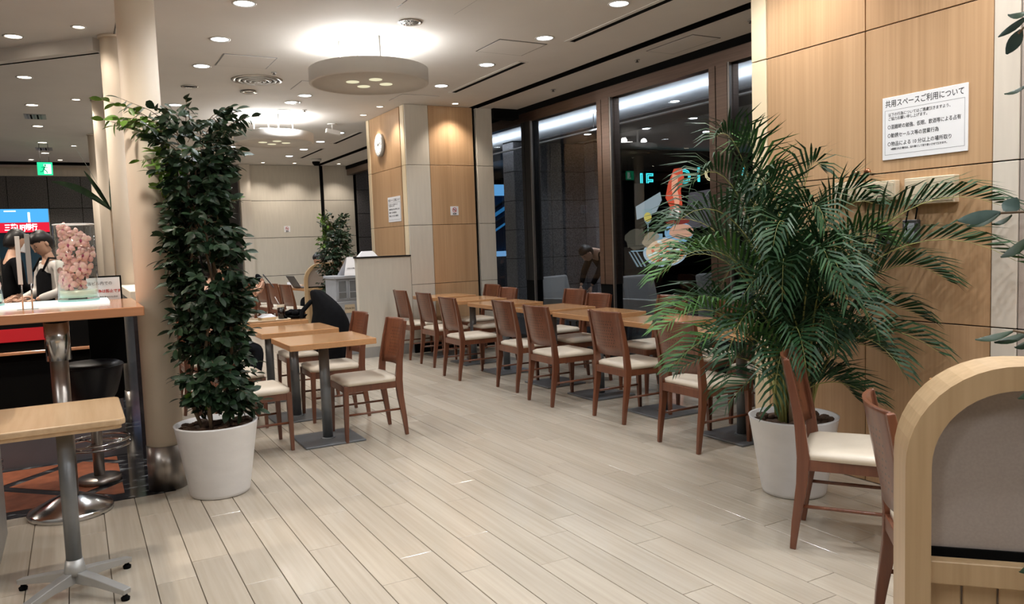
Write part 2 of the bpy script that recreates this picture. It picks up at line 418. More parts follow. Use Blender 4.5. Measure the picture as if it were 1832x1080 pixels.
# ---- pillar between window wall and room
pil = struct(MB().box(XP+.02, 4.80, 9.52, 10.96, 0, ZC).build('pillar', 'black'))
zs = [.13, .89, 1.66, 2.434, ZC]
g2 = .0028
for a, b in zip(zs[:-1], zs[1:]):
    MB().box(XP, 4.133, 9.5, 9.53, a+g2, b-g2, .002).build('wall_panel', 'plaster', pil)
    MB().box(4.137, 4.775, 9.5, 9.53, a+g2, b-g2, .002).build('wall_panel', 'oak', pil)
    MB().box(XP, XP+.03, 9.70, 10.86, a+g2, b-g2, .002).build('wall_panel', 'oak', pil)
    MB().box(XP-.006, XP+.03, 9.53, 9.66, a+g2, b-g2, .002).build('wall_panel', 'cream', pil)
    MB().box(XP-.006, XP+.03, 10.87, 10.98, a+g2, b-g2, .002).build('wall_panel', 'cream', pil)
    MB().box(4.83, 5.07, 9.5, 9.56, a+g2, b-g2, .002).build('wall_panel', 'plaster', pil)
MB().box(XP, 5.07, 9.47, 9.54, 0, .125).build('kickboard', 'black', pil)
MB().box(4.85, 5.05, 9.56, 10.9, 0, ZC).build('core', 'plaster', pil)
MB().box(5.07, XW, 9.44, 9.6, 3.07, ZC).build('gap_cover', 'black', pil)
# ---- low partition left of the pillar
lp = tag(MB().box(3.09, 3.806, 9.50, 9.60, .13, 1.262, .003).build('partition', 'plaster'), 'low cream half-height partition joined to the clock pillar', 'partition')
MB().box(3.075, 3.81, 9.49, 9.61, 1.262, 1.280).build('cap', 'darkmetal', lp)
MB().box(3.10, 3.806, 9.495, 9.60, 0, .13).build('kickboard', 'alu', lp)
# ---- near right wall with cupboard doors
wr = struct(MB().box(XP+.012, XP+.3, -4, 3.60, 0, ZC).box(XP+.3, XW+.3, 3.40, 3.60, 0, ZC).build('wall_right', 'black'))
zn = [.0, .925, 1.707, 2.476, ZC]
for a, b in zip(zn[:-1], zn[1:]):
    MB().box(XP, XP+.03, 2.827, 3.508, a+.0028, b-.0028, .0015).build('wall_panel', 'oak', wr)
    MB().box(XP, XP+.03, 2.146, 2.821, a+.0028, b-.0028, .0015).build('wall_panel', 'oak', wr)
    MB().box(XP-.008, XP+.03, 3.512, 3.63, a+.003, b-.003, .002).build('wall_panel', 'cream', wr)
    MB().box(XP-.004, XP+.03, 2.025, 2.140, a+.003, b-.003, .002).build('wall_panel', 'greycream', wr)
    MB().box(XP+.004, XP+.03, -4, 2.020, a+.003, b-.003).build('wall_panel', 'greypanel', wr)
MB().box(XP, XW+.3, 3.60, 3.63, 0, ZC).build('return_face', 'cream', wr)
for y in (2.862, 2.792):
    MB().lathe([(.004, -.03), (.004, -.012), (.015, -.010), (.019, -.004), (.018, .004), (.011, .009), (.001, .010)], n=14).build('door_knob', 'copper', wr).matrix_basis = Matrix.Translation((XP-.028, y, 1.722 if y < 2.8 else 1.717)) @ Matrix.Rotation(-PI/2, 4, 'Y')
# ---- far wall
YF = 17.2
fw = struct(MB().box(3.2, 6.0, YF+.02, YF+.2, 0, ZC).build('wall_back', 'black'))
zf = [0, .84, 1.655, 2.445, ZC]
for a, b in zip(zf[:-1], zf[1:]):
    MB().box(3.34, 4.84, YF, YF+.03, a+.005, b-.005).build('wall_panel', 'plaster', fw)
    MB().box(4.92, 5.6, YF, YF+.03, a+.005, b-.005).build('wall_panel', 'plaster', fw)
    MB().box(3.12, 3.33, YF-.15, YF+.03, a+.005, b-.005).build('wall_panel', 'greycream', fw)
# ---- enclosing walls (side of the bar hall, behind the camera)
struct(MB().box(-7.1, -7, -4, 20, 0, ZC).build('wall_left', 'plaster'))
struct(MB().box(-7, XW+.3, -4.1, -4, 0, ZC).build('wall_front', 'plaster'))
# granite wall at the end of the hall with the shop opening
YG = 18.6
gw = struct(MB().box(-7, -1.75, YG+.04, YG+.3, 0, 3.6).box(-.36, 3.2, YG+.04, YG+.3, 0, 3.6).box(-1.75, -.36, YG+.04, YG+.3, 2.40, 3.6).build('wall_granite', 'black'))
def blocks(parent, x0, x1, y, zz, wdt, m, skip=None, name='granite_slab'):
    x = x0; k = 0
    n = max(1, round((x1-x0)/wdt)); wd = (x1-x0)/n
    for i in range(n):
        for a, b in zip(zz[:-1], zz[1:]):
            xa, xb = x0+i*wd+.006, x0+(i+1)*wd-.006
            if skip and xa < skip[1] and xb > skip[0] and a < skip[2]: continue
            MB().box(xa, xb, y, y+.05, a+.006, b-.006).build(name, m, parent)
gz = [0, .6, 1.2, 1.8, 2.4, 3.05]
blocks(gw, -.36, 3.2, YG, gz, .62, 'granite')
blocks(gw, -4.5, -1.75, YG, gz, .9, 'granite')
MB().box(-1.74, -1.07, YG, YG+.05, 2.405, 3.05).build('granite_slab', 'granite', gw)
MB().box(-1.06, -.37, YG, YG+.05, 2.405, 3.05).build('granite_slab', 'granite', gw)
struct(MB().box(-7, 3.2, 17.35, 18.9, 3.22, 3.4).box(-7, 3.2, YG-.02, YG+.1, 3.05, 3.24).build('ceiling_far', 'greycream'))
MB().box(-7, 3.3, 17.30, 17.36, 3.15, 3.30).build('fascia', 'black', ceiling)
# dark side return between the hall and the far wall
struct(MB().box(3.10, 3.2, YF+.04, YG+.1, 0, 3.4).build('wall_return', 'granite'))
struct(MB().box(-7, 3.2, 19.6, 19.7, 0, 3.4).build('wall_end', 'black'))

# ================================================================== COLUMNS
def column(y, label, r=.105):
    t = thing('column', label, 'column', (.41, y, 0))
    MB().lathe([(r, .265), (r, ZC)], n=36).build('shaft', 'column', t)
    MB().lathe([(r+.004, 0), (r+.004, .268)], n=36).build('base_sleeve', 'steel', t)
    MB().lathe([(r+.012, ZC-.02), (r+.012, ZC)], n=36).build('ceiling_collar', 'column', t)
column(5.125, 'round cream column nearest the camera, beside the tall leafy tree')
column(7.33, 'round cream column second from the camera, its top seen at the ceiling')
column(10.35, 'round cream column third from the camera behind the bar counter')
column(13.3, 'slim round cream column farthest along the bar side')

# ================================================================== CHAIRS
def make_chair():
    t = thing('dining_chair', '', 'chair')
    cm = 'chairwood'
    for s in (-1, 1):
        x = s*.193
        # rear leg and post: one swept piece, widest at the seat
        MB().bar([(x, -.245, 0), (x, -.232, .12), (x, -.205, .30), (x, -.198, .42), (x, -.212, .56), (x, -.24, .72), (x, -.268, .855)],
                 [.024, .027, .031, .032, .030, .027, .024], [.026, .036, .048, .055, .044, .034, .026]).build('rear_leg', cm, t, bevel=.004)
        MB().bar([(s*.188, .212, 0), (s*.190, .208, .2), (s*.190, .203, .415)], [.024, .033, .038], [.024, .033, .038]).build('front_leg', cm, t, bevel=.004)
        MB().box(x-.011, x+.011, -.185, .19, .365, .415).build('side_rail', cm, t, bevel=.002)
        MB().tube([(s*.193, -.215, .20), (s*.190, .205, .20)], .0085, 8).build('stretcher', cm, t)
    MB().box(-.175, .175, .195, .217, .365, .415).build('front_rail', cm, t, bevel=.002)
    MB().box(-.180, .180, -.222, -.196, .36, .415).build('rear_rail', cm, t, bevel=.002)
    # curved plywood back
    rings = []; nx = 14
    def back_y(u, z):   # u -1..1
        base = -.205 - (z-.52)*.19
        return base - .042*(1-u*u)
    for th in (0, 1):
        pass
    prof = []
    zz = [.515, .58, .65, .72, .79, .842, .858]
    vs = []; fs = []
    for z in zz:
        for i in range(nx+1):
            u = -1+2*i/nx
            zt = z if z < .85 else z
            vs.append((u*.181, back_y(u, zt)+.006, zt)); vs.append((u*.181, back_y(u, zt)-.006, zt))
    W = 2*(nx+1)
    for r in range(len(zz)-1):
        for i in range(nx):
            a = r*W+2*i; b = a+2
            fs.append((a, b, b+W, a+W)); fs.append((a+1, a+1+W, b+1+W, b+1))
    for i in range(nx):
        a = 2*i; fs.append((a, a+1, a+3, a+2)); a += (len(zz)-1)*W; fs.append((a, a+2, a+3, a+1))
    for r in range(len(zz)-1):
        a = r*W; fs.append((a, a+W, a+W+1, a+1)); a = r*W+W-2; fs.append((a, a+1, a+W+1, a+W))
    mb = MB(); mb.add(vs, fs, False); bo = mb.build('backrest', 'chairback', t)
    for p in bo.data.polygons: p.use_smooth = abs(p.normal.z) < .5
    # padded seat
    vs = []; fs = []; n = 10
    def seat_pt(i, j, lvl):
        u, v = -1+2*i/n, -1+2*j/n
        q = 1-max(abs(u), abs(v))**6
        wx = .213-.012*(v < 0)*abs(v); x = u*wx; y = v*.212+.004
        # rounded corners
        rr = math.hypot(max(0, abs(u)-.8)/.2, max(0, abs(v)-.8)/.2)
        if rr > 1:
            k = 1/rr; x = math.copysign((.8+(abs(u)-.8)*k)*wx, u); y = math.copysign((.8+(abs(v)-.8)*k)*.212, v)+.004
        z = .417+.026+.018*q if lvl else .414
        return (x, y, z)
    for lvl in (0, 1):
        for j in range(n+1):
            for i in range(n+1): vs.append(seat_pt(i, j, lvl))
    S = (n+1)**2
    for j in range(n):
        for i in range(n):
            a = j*(n+1)+i; fs.append((a, a+n+1, a+n+2, a+1)); a += S; fs.append((a, a+1, a+n+2, a+n+1))
    for i in range(n):
        for a, b in ((i, i+1), (n*(n+1)+i+1, n*(n+1)+i), ((i+1)*(n+1), i*(n+1)), (i*(n+1)+n, (i+1)*(n+1)+n)): fs.append((a, b, b+S, a+S))
    mb = MB(); mb.add(vs, fs, True); mb.build('seat', 'seat', t)
    return t
chair0 = make_chair(); used = []
def chair(x, y, heading, label, group=None):
    """heading = world direction (dx, dy) the sitter faces"""
    o = chair0 if not used else copy_tree(chair0); used.append(o)
    o.location = (x, y, 0); o.rotation_euler = (0, 0, math.atan2(-heading[0], heading[1]))
    o['label'] = label
    if group: o['group'] = group
    elif 'group' in o: del o['group']
    return o
GR = 'dining chairs along the window-side tables, backs to the aisle'
spec = [(3.68, 3.96, 'nearest the potted palm'), (3.79, 4.89, 'second from the palm'), (3.69, 5.75, 'third from the palm'),
        (3.77, 6.49, 'fourth from the palm'), (3.62, 7.42, 'fifth from the palm, farthest out into the aisle'),
        (3.755, 8.38, 'sixth from the palm, second from the clock pillar'), (3.76, 9.13, 'farthest from the palm, beside the low cream partition')]
for x, y, d in spec: chair(x, y, (1, 0), 'aisle-side chair of the window row, '+d, GR)
GR2 = 'dining chairs on the glass side of the window tables'
for x, y, d in [(4.40, 4.05, 'hidden mostly behind the palm fronds, nearest the palm'), (4.50, 4.75, 'half behind the palm fronds'), (4.57, 5.62, 'just left of the palm fronds'),
                (4.33, 6.45, 'middle of the row, pulled in closer to its table'), (4.57, 7.24, 'middle of the row, set farther back from its table'),
                (4.27, 8.22, 'near the pillar, pulled in to its table'), (4.47, 9.02, 'closest to the cream pillar strip')]:
    chair(x, y, (-1, 0), 'glass-side chair facing the aisle, '+d, GR2)
GR3 = 'dining chairs around the three tables behind the tall tree'
chair(1.85, 5.645, (-1, .02), 'red-brown chair with a cream seat, right of the nearest table by the tall tree', GR3)
chair(1.83, 6.44, (-1, .03), 'red-brown chair right of the second table, behind the nearest aisle chair', GR3)
chair(1.86, 7.42, (-1, 0), 'chair right of the third table with a black coat over its back', GR3)
chair(1.045, 5.70, (1, 0), 'chair left of the nearest table, its back hidden by the tall tree', GR3)
chair(1.04, 6.52, (1, 0), 'empty chair left of the second table, half hidden by the tall tree', GR3)
chair(1.0, 7.46, (1, 0), 'chair the person with the phone sits on', GR3)
GR4 = 'two dining chairs by the arched screen'
chair(3.02, 2.29, (.56, -.83), 'chair between the white palm pot and the arched screen, seen from the side', GR4)
chair(2.46, 1.44, (.70, -.71), 'chair right next to the arched screen, perforated back towards the camera', GR4)
GR5 = 'dining chairs at the far back table'
for x, y, h, d in [(2.92, 14.7, (.9, .3), 'leftmost, with a black bag on it'), (3.0, 13.85, (.95, .2), 'second from left'), (3.06, 13.15, (.95, .2), 'third from left'), (3.12, 12.5, (.95, .2), 'rightmost, next to the far arched screen')]:
    chair(x, y, h, 'small far chair at the back table, '+d, GR5)
chair(.75, 9.4, (1, 0), 'far chair glimpsed between the near column and the tall tree')

# ================================================================== TABLES
def make_table(topm='tabletop', w=.62, d=.58, zt=.755, base=.44):
    t = thing('cafe_table', '', 'table')
    MB().box(-w/2, w/2, -d/2, d/2, zt-.042, zt, .003).build('table_top', topm, t)
    MB().lathe([(.037, .012), (.037, zt-.045)], n=24).build('pole', 'greysteel', t)
    MB().box(-base/2, base/2, -base/2, base/2, 0, .014, .003).lathe([(.055, .014), (.04, .02)], n=20).build('base_plate', 'greysteel', t)
    MB().box(-.14, .14, -.02, .02, zt-.055, zt-.042).box(-.02, .02, -.14, .14, zt-.055, zt-.042).build('bracket', 'darkmetal', t)
    return t
tab0 = make_table(); tused = []
def table(x, y, label, group, rz=0.):
    o = tab0 if not tused else copy_tree(tab0); tused.append(o)
    o.location = (x, y, 0); o.rotation_euler = (0, 0, rz); o['label'] = label
    if group: o['group'] = group
    elif 'group' in o: del o['group']
    return o
TG = 'square pedestal tables in the window-side row'
for x, y, d in [(4.00, 3.94, 'nearest the palm'), (4.07, 4.86, 'second from the palm, just left of the fronds'), (4.08, 5.74, 'third from the palm'), (4.07, 6.50, 'fourth from the palm'),
                (4.05, 7.44, 'fifth from the palm'), (4.07, 8.28, 'second from the clock pillar'), (4.07, 9.08, 'against the clock pillar')]:
    table(x, y, 'square pedestal table in the window row, '+d, TG)
TG2 = 'square pedestal tables behind the tall tree'
table(1.555, 5.67, 'nearest square wood-topped table right of the tall tree, empty', TG2)
table(1.555, 6.585, 'second square wood-topped table right of the tree, empty', TG2)
table(1.555, 7.545, 'third square table right of the tree holding the tray', TG2)
table(3.28, 1.66, 'wooden table whose corner shows above the arched screen', None, math.atan2(.66, -.75))
# long far table
ft = thing('back_table', 'far long wooden table with white items and a laptop on it', 'table', (3.52, 13.6, 0), R(8))
MB().box(-.3, .3, -1.5, 1.5, .70, .74, .003).build('table_top', 'tabletop', ft)
for y in (-1.1, 1.1): MB().lathe([(.037, .012), (.037, .70)], 0, y, n=16).box(-.2, .2, y-.2, y+.2, 0, .014).build('pedestal', 'greysteel', ft)

# ================================================================== BAR
bar = thing('bar_counter', 'red-brown laminate bar counter on a steel column beside the round columns', 'counter', (0, 0, 0))
MB().box(-3.0, .315, 4.66, 5.62, 1.085, 1.135, .004).build('counter_top', 'counterwood', bar)
MB().lathe([(.045, .05), (.045, .86)], -.107, 4.93, n=28).build('post', 'steel', bar)
MB().lathe([(.062, .855), (.062, 1.085)], -.107, 4.93, n=28).build('collar', 'chrome', bar)
MB().lathe([(.066, 1.07), (.066, 1.086)], -.107, 4.93, n=28).build('collar_ring', 'black', bar)
MB().lathe([(.212, 0), (.214, .022), (.205, .034), (.12, .075), (.07, .098), (.05, .105)], -.107, 4.93, n=40).build('cone_base', 'chrome', bar)
MB().box(-3.0, .17, 5.20, 5.60, 1.135, 1.150, .002).build('light_shelf', emit('lit_shelf', (.85, .97, .93), 1.3), bar)
body = thing('bar_cabinet', 'black bar front with a red stripe and a grey kick panel', 'bar front', (0, 0, 0))
MB().box(-3.0, .25, 6.17, 6.9, .40, 1.06).build('front_panel', 'black', body)
MB().box(-3.0, -.17, 6.155, 6.17, .862, .948).build('red_stripe', mat('red_laminate', (.55, .02, .03), .3), body)
MB().box(-3.0, .235, 6.13, 6.17, .775, .795, .002).build('ledge', 'counterwood', body)
MB().box(-3.0, .24, 6.165, 6.9, .0, .40).build('kick_panel', mat('grey_kick', (.16, .165, .19), .4, .3, noise=.08), body)
# stool
st = thing('bar_stool', 'round black leather bar stool with a chrome foot ring', 'stool', (.05, 5.50, 0))
MB().lathe([(.10, .50), (.135, .56), (.165, .66), (.180, .725), (.178, .745), (.150, .758), (.05, .763)], n=32).build('seat', 'leather', st)
MB().tube([(.179*math.cos(a*PI/24), .179*math.sin(a*PI/24), .735) for a in range(49)], .005, 6).build('piping', 'leather', st)
MB().lathe([(.032, .03), (.032, .52)], n=24).build('pedestal', 'steel', st)
MB().lathe([(.125, 0), (.125, .030), (.118, .036), (.04, .045)], n=32).build('base', 'steel', st)
ring = MB()
for dz, tx in ((.262, .10), (.235, -.04)):
    ring.tube([(.185*math.cos(a*PI/20), .185*math.sin(a*PI/20), dz+tx*.08*math.cos(a*PI/20)) for a in range(41)], .008, 8)
for a in (0, 2.1, 4.2): ring.tube([(.03*math.cos(a), .03*math.sin(a), .25), (.185*math.cos(a), .185*math.sin(a), .25)], .007, 6)
ring.build('foot_ring', 'chrome', st)
st2 = thing('bar_stool', 'bar stool at the left frame edge, only its foot ring showing', 'stool', (-.62, 5.25, 0))
for c in list(st.children):
    k = c.copy(); COL.objects.link(k); k.parent = st2
# cream capped divider along the columns
dv = tag(MB().box(.33, .50, 5.95, 7.20, 0, 1.10).build('divider', mat('dark_gloss_laminate', (.03, .026, .03), .12, noise=.3, scale=(3, 3, 30))), 'low dark glossy divider with a cream cap between the columns', 'divider')
MB().box(.32, .51, 5.94, 7.21, 1.10, 1.165, .004).build('cap', 'column', dv)
# table with four star feet
t = thing('bistro_table', 'small pale wood table on a grey post with four splayed feet, lower left', 'table', (-.085, 3.72, 0))
def rrect(x0, x1, y0, y1, r, n=6):
    p = []
    for cx, cy, a0 in ((x1-r, y1-r, 0), (x0+r, y1-r, 90), (x0+r, y0+r, 180), (x1-r, y0+r, 270)):
        for i in range(n+1): a = R(a0+90*i/n); p.append((cx+r*math.cos(a), cy+r*math.sin(a)))
    return p
MB().prism(rrect(-.50, .228, -.135, .45, .035), .717, .743).build('table_top', 'tabletop_pale', t, bevel=.006)
MB().prism(rrect(-.485, .213, -.12, .435, .03), .700, .718).build('edge_band', 'tabletop_pale', t)
MB().lathe([(.030, .14), (.031, .70)], n=28).build('post', 'greysteel', t)
MB().lathe([(.045, .085), (.040, .11), (.033, .15)], n=28).build('hub', 'alu', t)
for a in (40, -48, 140, 222):
    d = Vector((math.cos(R(a)), math.sin(R(a)), 0)); s_ = Vector((-d.y, d.x, 0))
    MB().bar([d*.02+Vector((0, 0, .075)), d*.12+Vector((0, 0, .065)), d*.275+Vector((0, 0, .038))], [.045, .042, .038], [.05, .035, .022], s_).build('foot', 'alu', t, bevel=.003)
    MB().lathe([(.016, 0), (.018, .012), (.010, .018), (.006, .035)], d.x*.262, d.y*.262, n=14).build('glide', 'black', t)
tag(MB().box(-.62, -.395, 3.9, 4.75, 0, .9, .003).build('side_panel', 'alu'), 'grey metal panel edge at the far left of the frame', 'panel')

# ---- orchid vases on the lit shelf
def orchid_mesh(seed):
    rr = random.Random(seed); mb = MB()
    for k in range(5):
        a = R(90+72*k); L = .046; wd = .014 if k in (0, 2, 3) else .020
        c, s = math.cos(a), math.sin(a); pts = []
        for u, w_, z in ((.12, .3, 0), (.4, .85, .004), (.7, 1, .004), (.92, .6, -.002), (1.02, .1, -.006)):
            pts.append((u*L, w_*wd, z-.002)); pts.append((u*L, 0, z+.003)); pts.append((u*L, -w_*wd, z-.002))
        vs = [(c*x-s*y, s*x+c*y, z+.002*k) for x, y, z in pts]
        mb.add(vs, [(3*i+j, 3*i+j+1, 3*i+j+4, 3*i+j+3) for i in range(4) for j in (0, 1)], True)
    return mb
pet = mat('pink_cream_petal', (.80, .42, .47), .5, noise=0, col2=(.86, .70, .60), scale=(30, 30, 30))
lipm = mat('magenta_orchid_lip', (.42, .06, .16), .5, noise=.3, scale=(80, 80, 80))
om = [orchid_mesh(i).mesh('orchid', pet) for i in range(1)][0]
lm = MB().sphere((0, -.006, .007), .008, 8, 6, (1, 1.4, .8)).mesh('lip', lipm)
def vase(x, y, label, seed):
    z0 = 1.151; H = .455; r = .108
    t = thing('flower_vase', label, 'vase', (x, y, z0), group='glass cylinder vases on the bar')
    MB().lathe([(.01, 0), (r, 0), (r, H), (r-.006, H), (r-.006, .02), (.01, .02)], n=40, cap=False).build('glass_cylinder', 'vaseglass', t)
    MB().lathe([(r-.008, .022), (r-.008, .065)], n=32).build('gel', mat('milky_gel', (.70, .80, .66), .2, noise=.1), t)
    MB().lathe([(r+.003, .0), (r+.003, .012)], n=32).build('foot_rim', mat('aqua_glass', (.35, .62, .58), .1), t)
    MB().tube([(r*math.cos(a*PI/20), r*math.sin(a*PI/20), H) for a in range(41)], .0035, 5).build('rim', 'white', t)
    rr = random.Random(seed)
    for k in range(42):
        a = R(-95+rr.uniform(-95, 95)+8) if k < 22 else rr.uniform(0, 6.28)
        zz_ = .095+((k*11) % 42/42)*.33+rr.uniform(-.015, .015); q = rr.uniform(.045, .066)
        xx = rr.uniform(-.072, .072); p = Vector((xx, -math.sqrt(max(.0004, .078**2-xx*xx))*rr.uniform(.3, .95), zz_))
        if k >= 34: p.y = -p.y
        face = Vector((xx*9+rr.uniform(-.3, .3), math.copysign(1, p.y), rr.uniform(-.4, .35)))
        m = Matrix.Translation(p) @ face.to_track_quat('Z', 'Y').to_matrix().to_4x4() @ Matrix.Rotation(rr.uniform(-.5, .5), 4, 'Z') @ Matrix.Scale(rr.uniform(.8, 1.05), 4)
        o = link('orchid', om, t); o.matrix_basis = m
        link('lip', lm, o)
    MB().tube([(0, 0, .03), (.02, .01, .2), (-.01, .02, .42)], .004, 6).tube([(.02, 0, .03), (-.02, -.01, .2), (.03, -.01, .40)], .004, 6).build('stem', 'palm', t)
vase(.012, 5.36, 'tall glass cylinder of pink orchids, the whole one on the bar', 3)
vase(-.475, 5.36, 'tall glass cylinder of pink orchids cut by the left frame edge', 5)
# menu / card stands: clear acrylic uprights
ms_ = thing('card_stand', 'clear acrylic card holder standing on the bar between the vases', 'card stand', (-.235, 4.98, 1.136))
for dx in (-.022, .022):
    MB().tube([(dx, 0, 0), (dx+.004, .01, .20)], .004, 8).build('rod', 'chrome', ms_)
MB().box(-.034, -.012, -.005, .005, .14, .40, .001).build('card', 'whitemetal', ms_)
MB().box(.010, .034, .004, .014, .14, .41, .001).build('card', 'alu', ms_)
MB().box(-.05, .05, -.025, .035, 0, .004).build('foot', 'vaseglass', ms_)
# notice in a black frame behind the counter
nt_ = thing('framed_notice', 'white Japanese notice in a black frame behind the bar counter end', 'sign', (.155, 5.66, 1.13))
MB().box(-.105, .105, 0, .012, -.42, .155, .002).build('frame', 'black', nt_)
MB().box(-.095, .095, -.004, 0, -.10, .145).build('board', 'white', nt_)
fm = Matrix.Rotation(PI/2, 4, 'X')
textmesh('当ビル内での', .024, 'ink', parent=nt_, mtx=Matrix.Translation((-.02, -.005, .100)) @ fm, ax='CENTER')
textmesh('勧誘行為は禁止です', .022, 'redink', parent=nt_, mtx=Matrix.Translation((-.0, -.005, .050)) @ fm, ax='CENTER', bold=.0006)
textmesh('不審な行為を見かけた方は', .013, 'ink', parent=nt_, mtx=Matrix.Translation((-.0, -.005, .016)) @ fm, ax='CENTER')
# glass screen post at the left edge
tag(MB().box(-.545, -.535, 4.95, 4.97, 1.136, 1.95, .002).build('glass_screen_edge', 'alu'), 'thin upright screen post at the left edge of the bar', 'post')

# ---- bank front in the hall: lit fascia, red sign, glass
sh = thing('shop_front', 'distant shop front with a blue lit fascia and red Japanese sign', 'shop front', (-1.05, YG, 0))
MB().box(-.69, .68, .10, .14, 2.13, 2.40).build('blue_fascia', emit('blue_light_panel', (.08, .42, .85), 1.1), sh)
MB().box(-.69, .68, .08, .14, 1.93, 2.125).build('red_sign', emit('red_light_panel', (.85, .02, .05), .95), sh)
MB().box(-.69, .68, .10, .14, 0, 1.92).build('glass_front', mat('dark_shop_glass', (.02, .05, .08), .1), sh)
MB().box(.665, .685, .06, .14, 0, 2.40).box(-.69, -.67, .06, .14, 0, 2.40).build('door_frame', 'steel', sh)
MB().box(.30, .34, .085, .10, 2.13, 2.33).box(-.1, .1, .05, .10, 2.345, 2.365).build('fascia_lamp', emit('pale_lamp', (.8, .95, 1), 2.0), sh)
textmesh('三菱UFJ銀行', .15, emit('white_sign_light', (1, .9, .92), 2.0), parent=sh, mtx=Matrix.Translation((.17, .075, 1.975)) @ fm, ax='CENTER', bold=.004, xs=.70)

# ---- exit signs
def exit_sign(x, y, z, label, w=.21):
    t = thing('exit_sign', label, 'exit sign', (x, y, z))
    MB().box(-w/2, w/2, 0, .03, 0, .20, .002).build('light_box', emit('green_sign_light', (.03, .75, .33), 1.25), t)
    wm = emit('pale_green_pictogram', (.75, 1, .85), 1.7)
    MB().box(-.015, .085, -.002, 0, .02, .17).build('door_pictogram', wm, t)
    g_ = MB(); g_.M = Matrix.Translation((0, -.003, 0)) @ fm
    g_.lathe([(.014, 0), (.014, .001)], .005, .152, 12)
    for a, b, wd in (((.0, .135), (-.018, .09), .022), ((-.018, .09), (.02, .06), .014), ((.02, .06), (.03, .028), .012), ((-.018, .09), (-.035, .055), .014), ((-.035, .055), (-.07, .05), .012), ((-.0, .13), (.035, .115), .010), ((0, .13), (-.045, .12), .010)):
        d = Vector((b[0]-a[0], b[1]-a[1])).normalized(); nn = Vector((-d.y, d.x))*wd/2
        g_.prism([(a[0]+nn.x, a[1]+nn.y), (a[0]-nn.x, a[1]-nn.y), (b[0]-nn.x, b[1]-nn.y), (b[0]+nn.x, b[1]+nn.y)], 0, .001)
    g_.build('running_figure', emit('dark_green_pictogram', (.0, .32, .12), 1.), t)
    MB().tube([(-.06, .015, .2), (-.06, .015, ZC-z)], .004, 6).tube([(.06, .015, .2), (.06, .015, ZC-z)], .004, 6).build('hanger', 'darkmetal', t)
exit_sign(-.295, 14.5, 2.71, 'green exit sign hanging over the bar hall')
exit_sign(.955, 14.5, 2.70, 'green exit sign glimpsed in the gap beside the nearest column', .16)

# ================================================================== PLANTS
def leaf_mesh(name, m, L=.065, W=.026, n=4, fold=.18, droop=.2):
    vs = []; fs = []
    for i in range(n+1):
        u = i/n; wd = W/2*math.sin(PI*min(1, u*.9+.06))**.8*(1 if u < .99 else .1); z = -droop*L*u*u
        vs += [(u*L, wd, z+fold*wd), (u*L, 0, z), (u*L, -wd, z+fold*wd)]
    for i in range(n):
        a = 3*i; fs += [(a, a+1, a+4, a+3), (a+1, a+2, a+5, a+4)]
    mb = MB(); mb.add(vs, fs, True); me = mb.mesh(name, m); return me
def place_leaf(p, d, up, s): # matrix: x along d
    d = d.normalized(); y = up.cross(d)
    if y.length < 1e-3: y = Vector((1, 0, 0)).cross(d)
    y.normalize(); z = d.cross(y)
    return Matrix(((d.x*s, y.x*s, z.x*s, p.x), (d.y*s, y.y*s, z.y*s, p.y), (d.z*s, y.z*s, z.z*s, p.z), (0, 0, 0, 1)))
def join_instances(name, base, mats, m, parent):
    nv = len(base.vertices); co_ = np.empty(nv*3); base.vertices.foreach_get('co', co_); co_ = np.c_[co_.reshape(-1, 3), np.ones(nv)]
    fl = [tuple(p.vertices) for p in base.polygons]
    A = np.array([[list(r) for r in M] for M in mats]); V = np.einsum('kij,nj->kni', A, co_)[:, :, :3].reshape(-1, 3)
    me = bpy.data.meshes.new(name); F = []
    for k in range(len(mats)): F += [tuple(i+k*nv for i in f) for f in fl]
    me.from_pydata(V.tolist(), [], F); me.polygons.foreach_set('use_smooth', [True]*len(F))
    me.materials.append(MT[m]); me.update(); return link(name, me, parent)
def pot(parent, rt=.235, rb=.165, h=.42, m='potwhite', n=48):
    MB().lathe([(rb-.01, 0), (rb, .004), (rb+.004, .02), (rt-.004, h-.01), (rt, h), (rt-.014, h), (rt-.03, h-.03), (.01, h-.035)], n=n, cap=False).build('pot', m, parent)
    rr = random.Random(4); s = MB(); s.lathe([(.01, h-.026), (rt-.026, h-.030)], n=24, cap=False)
    for _ in range(110):
        a = rr.uniform(0, 6.28); q = (rt-.035)*math.sqrt(rr.random()); sz = rr.uniform(.012, .03)
        s.sphere((q*math.cos(a), q*math.sin(a), h-.028+rr.uniform(0, .012)), sz, 6, 4, (1, rr.uniform(.6, 1), .5))
    so = s.build('bark_mulch', 'bark', parent); so['kind'] = 'stuff'
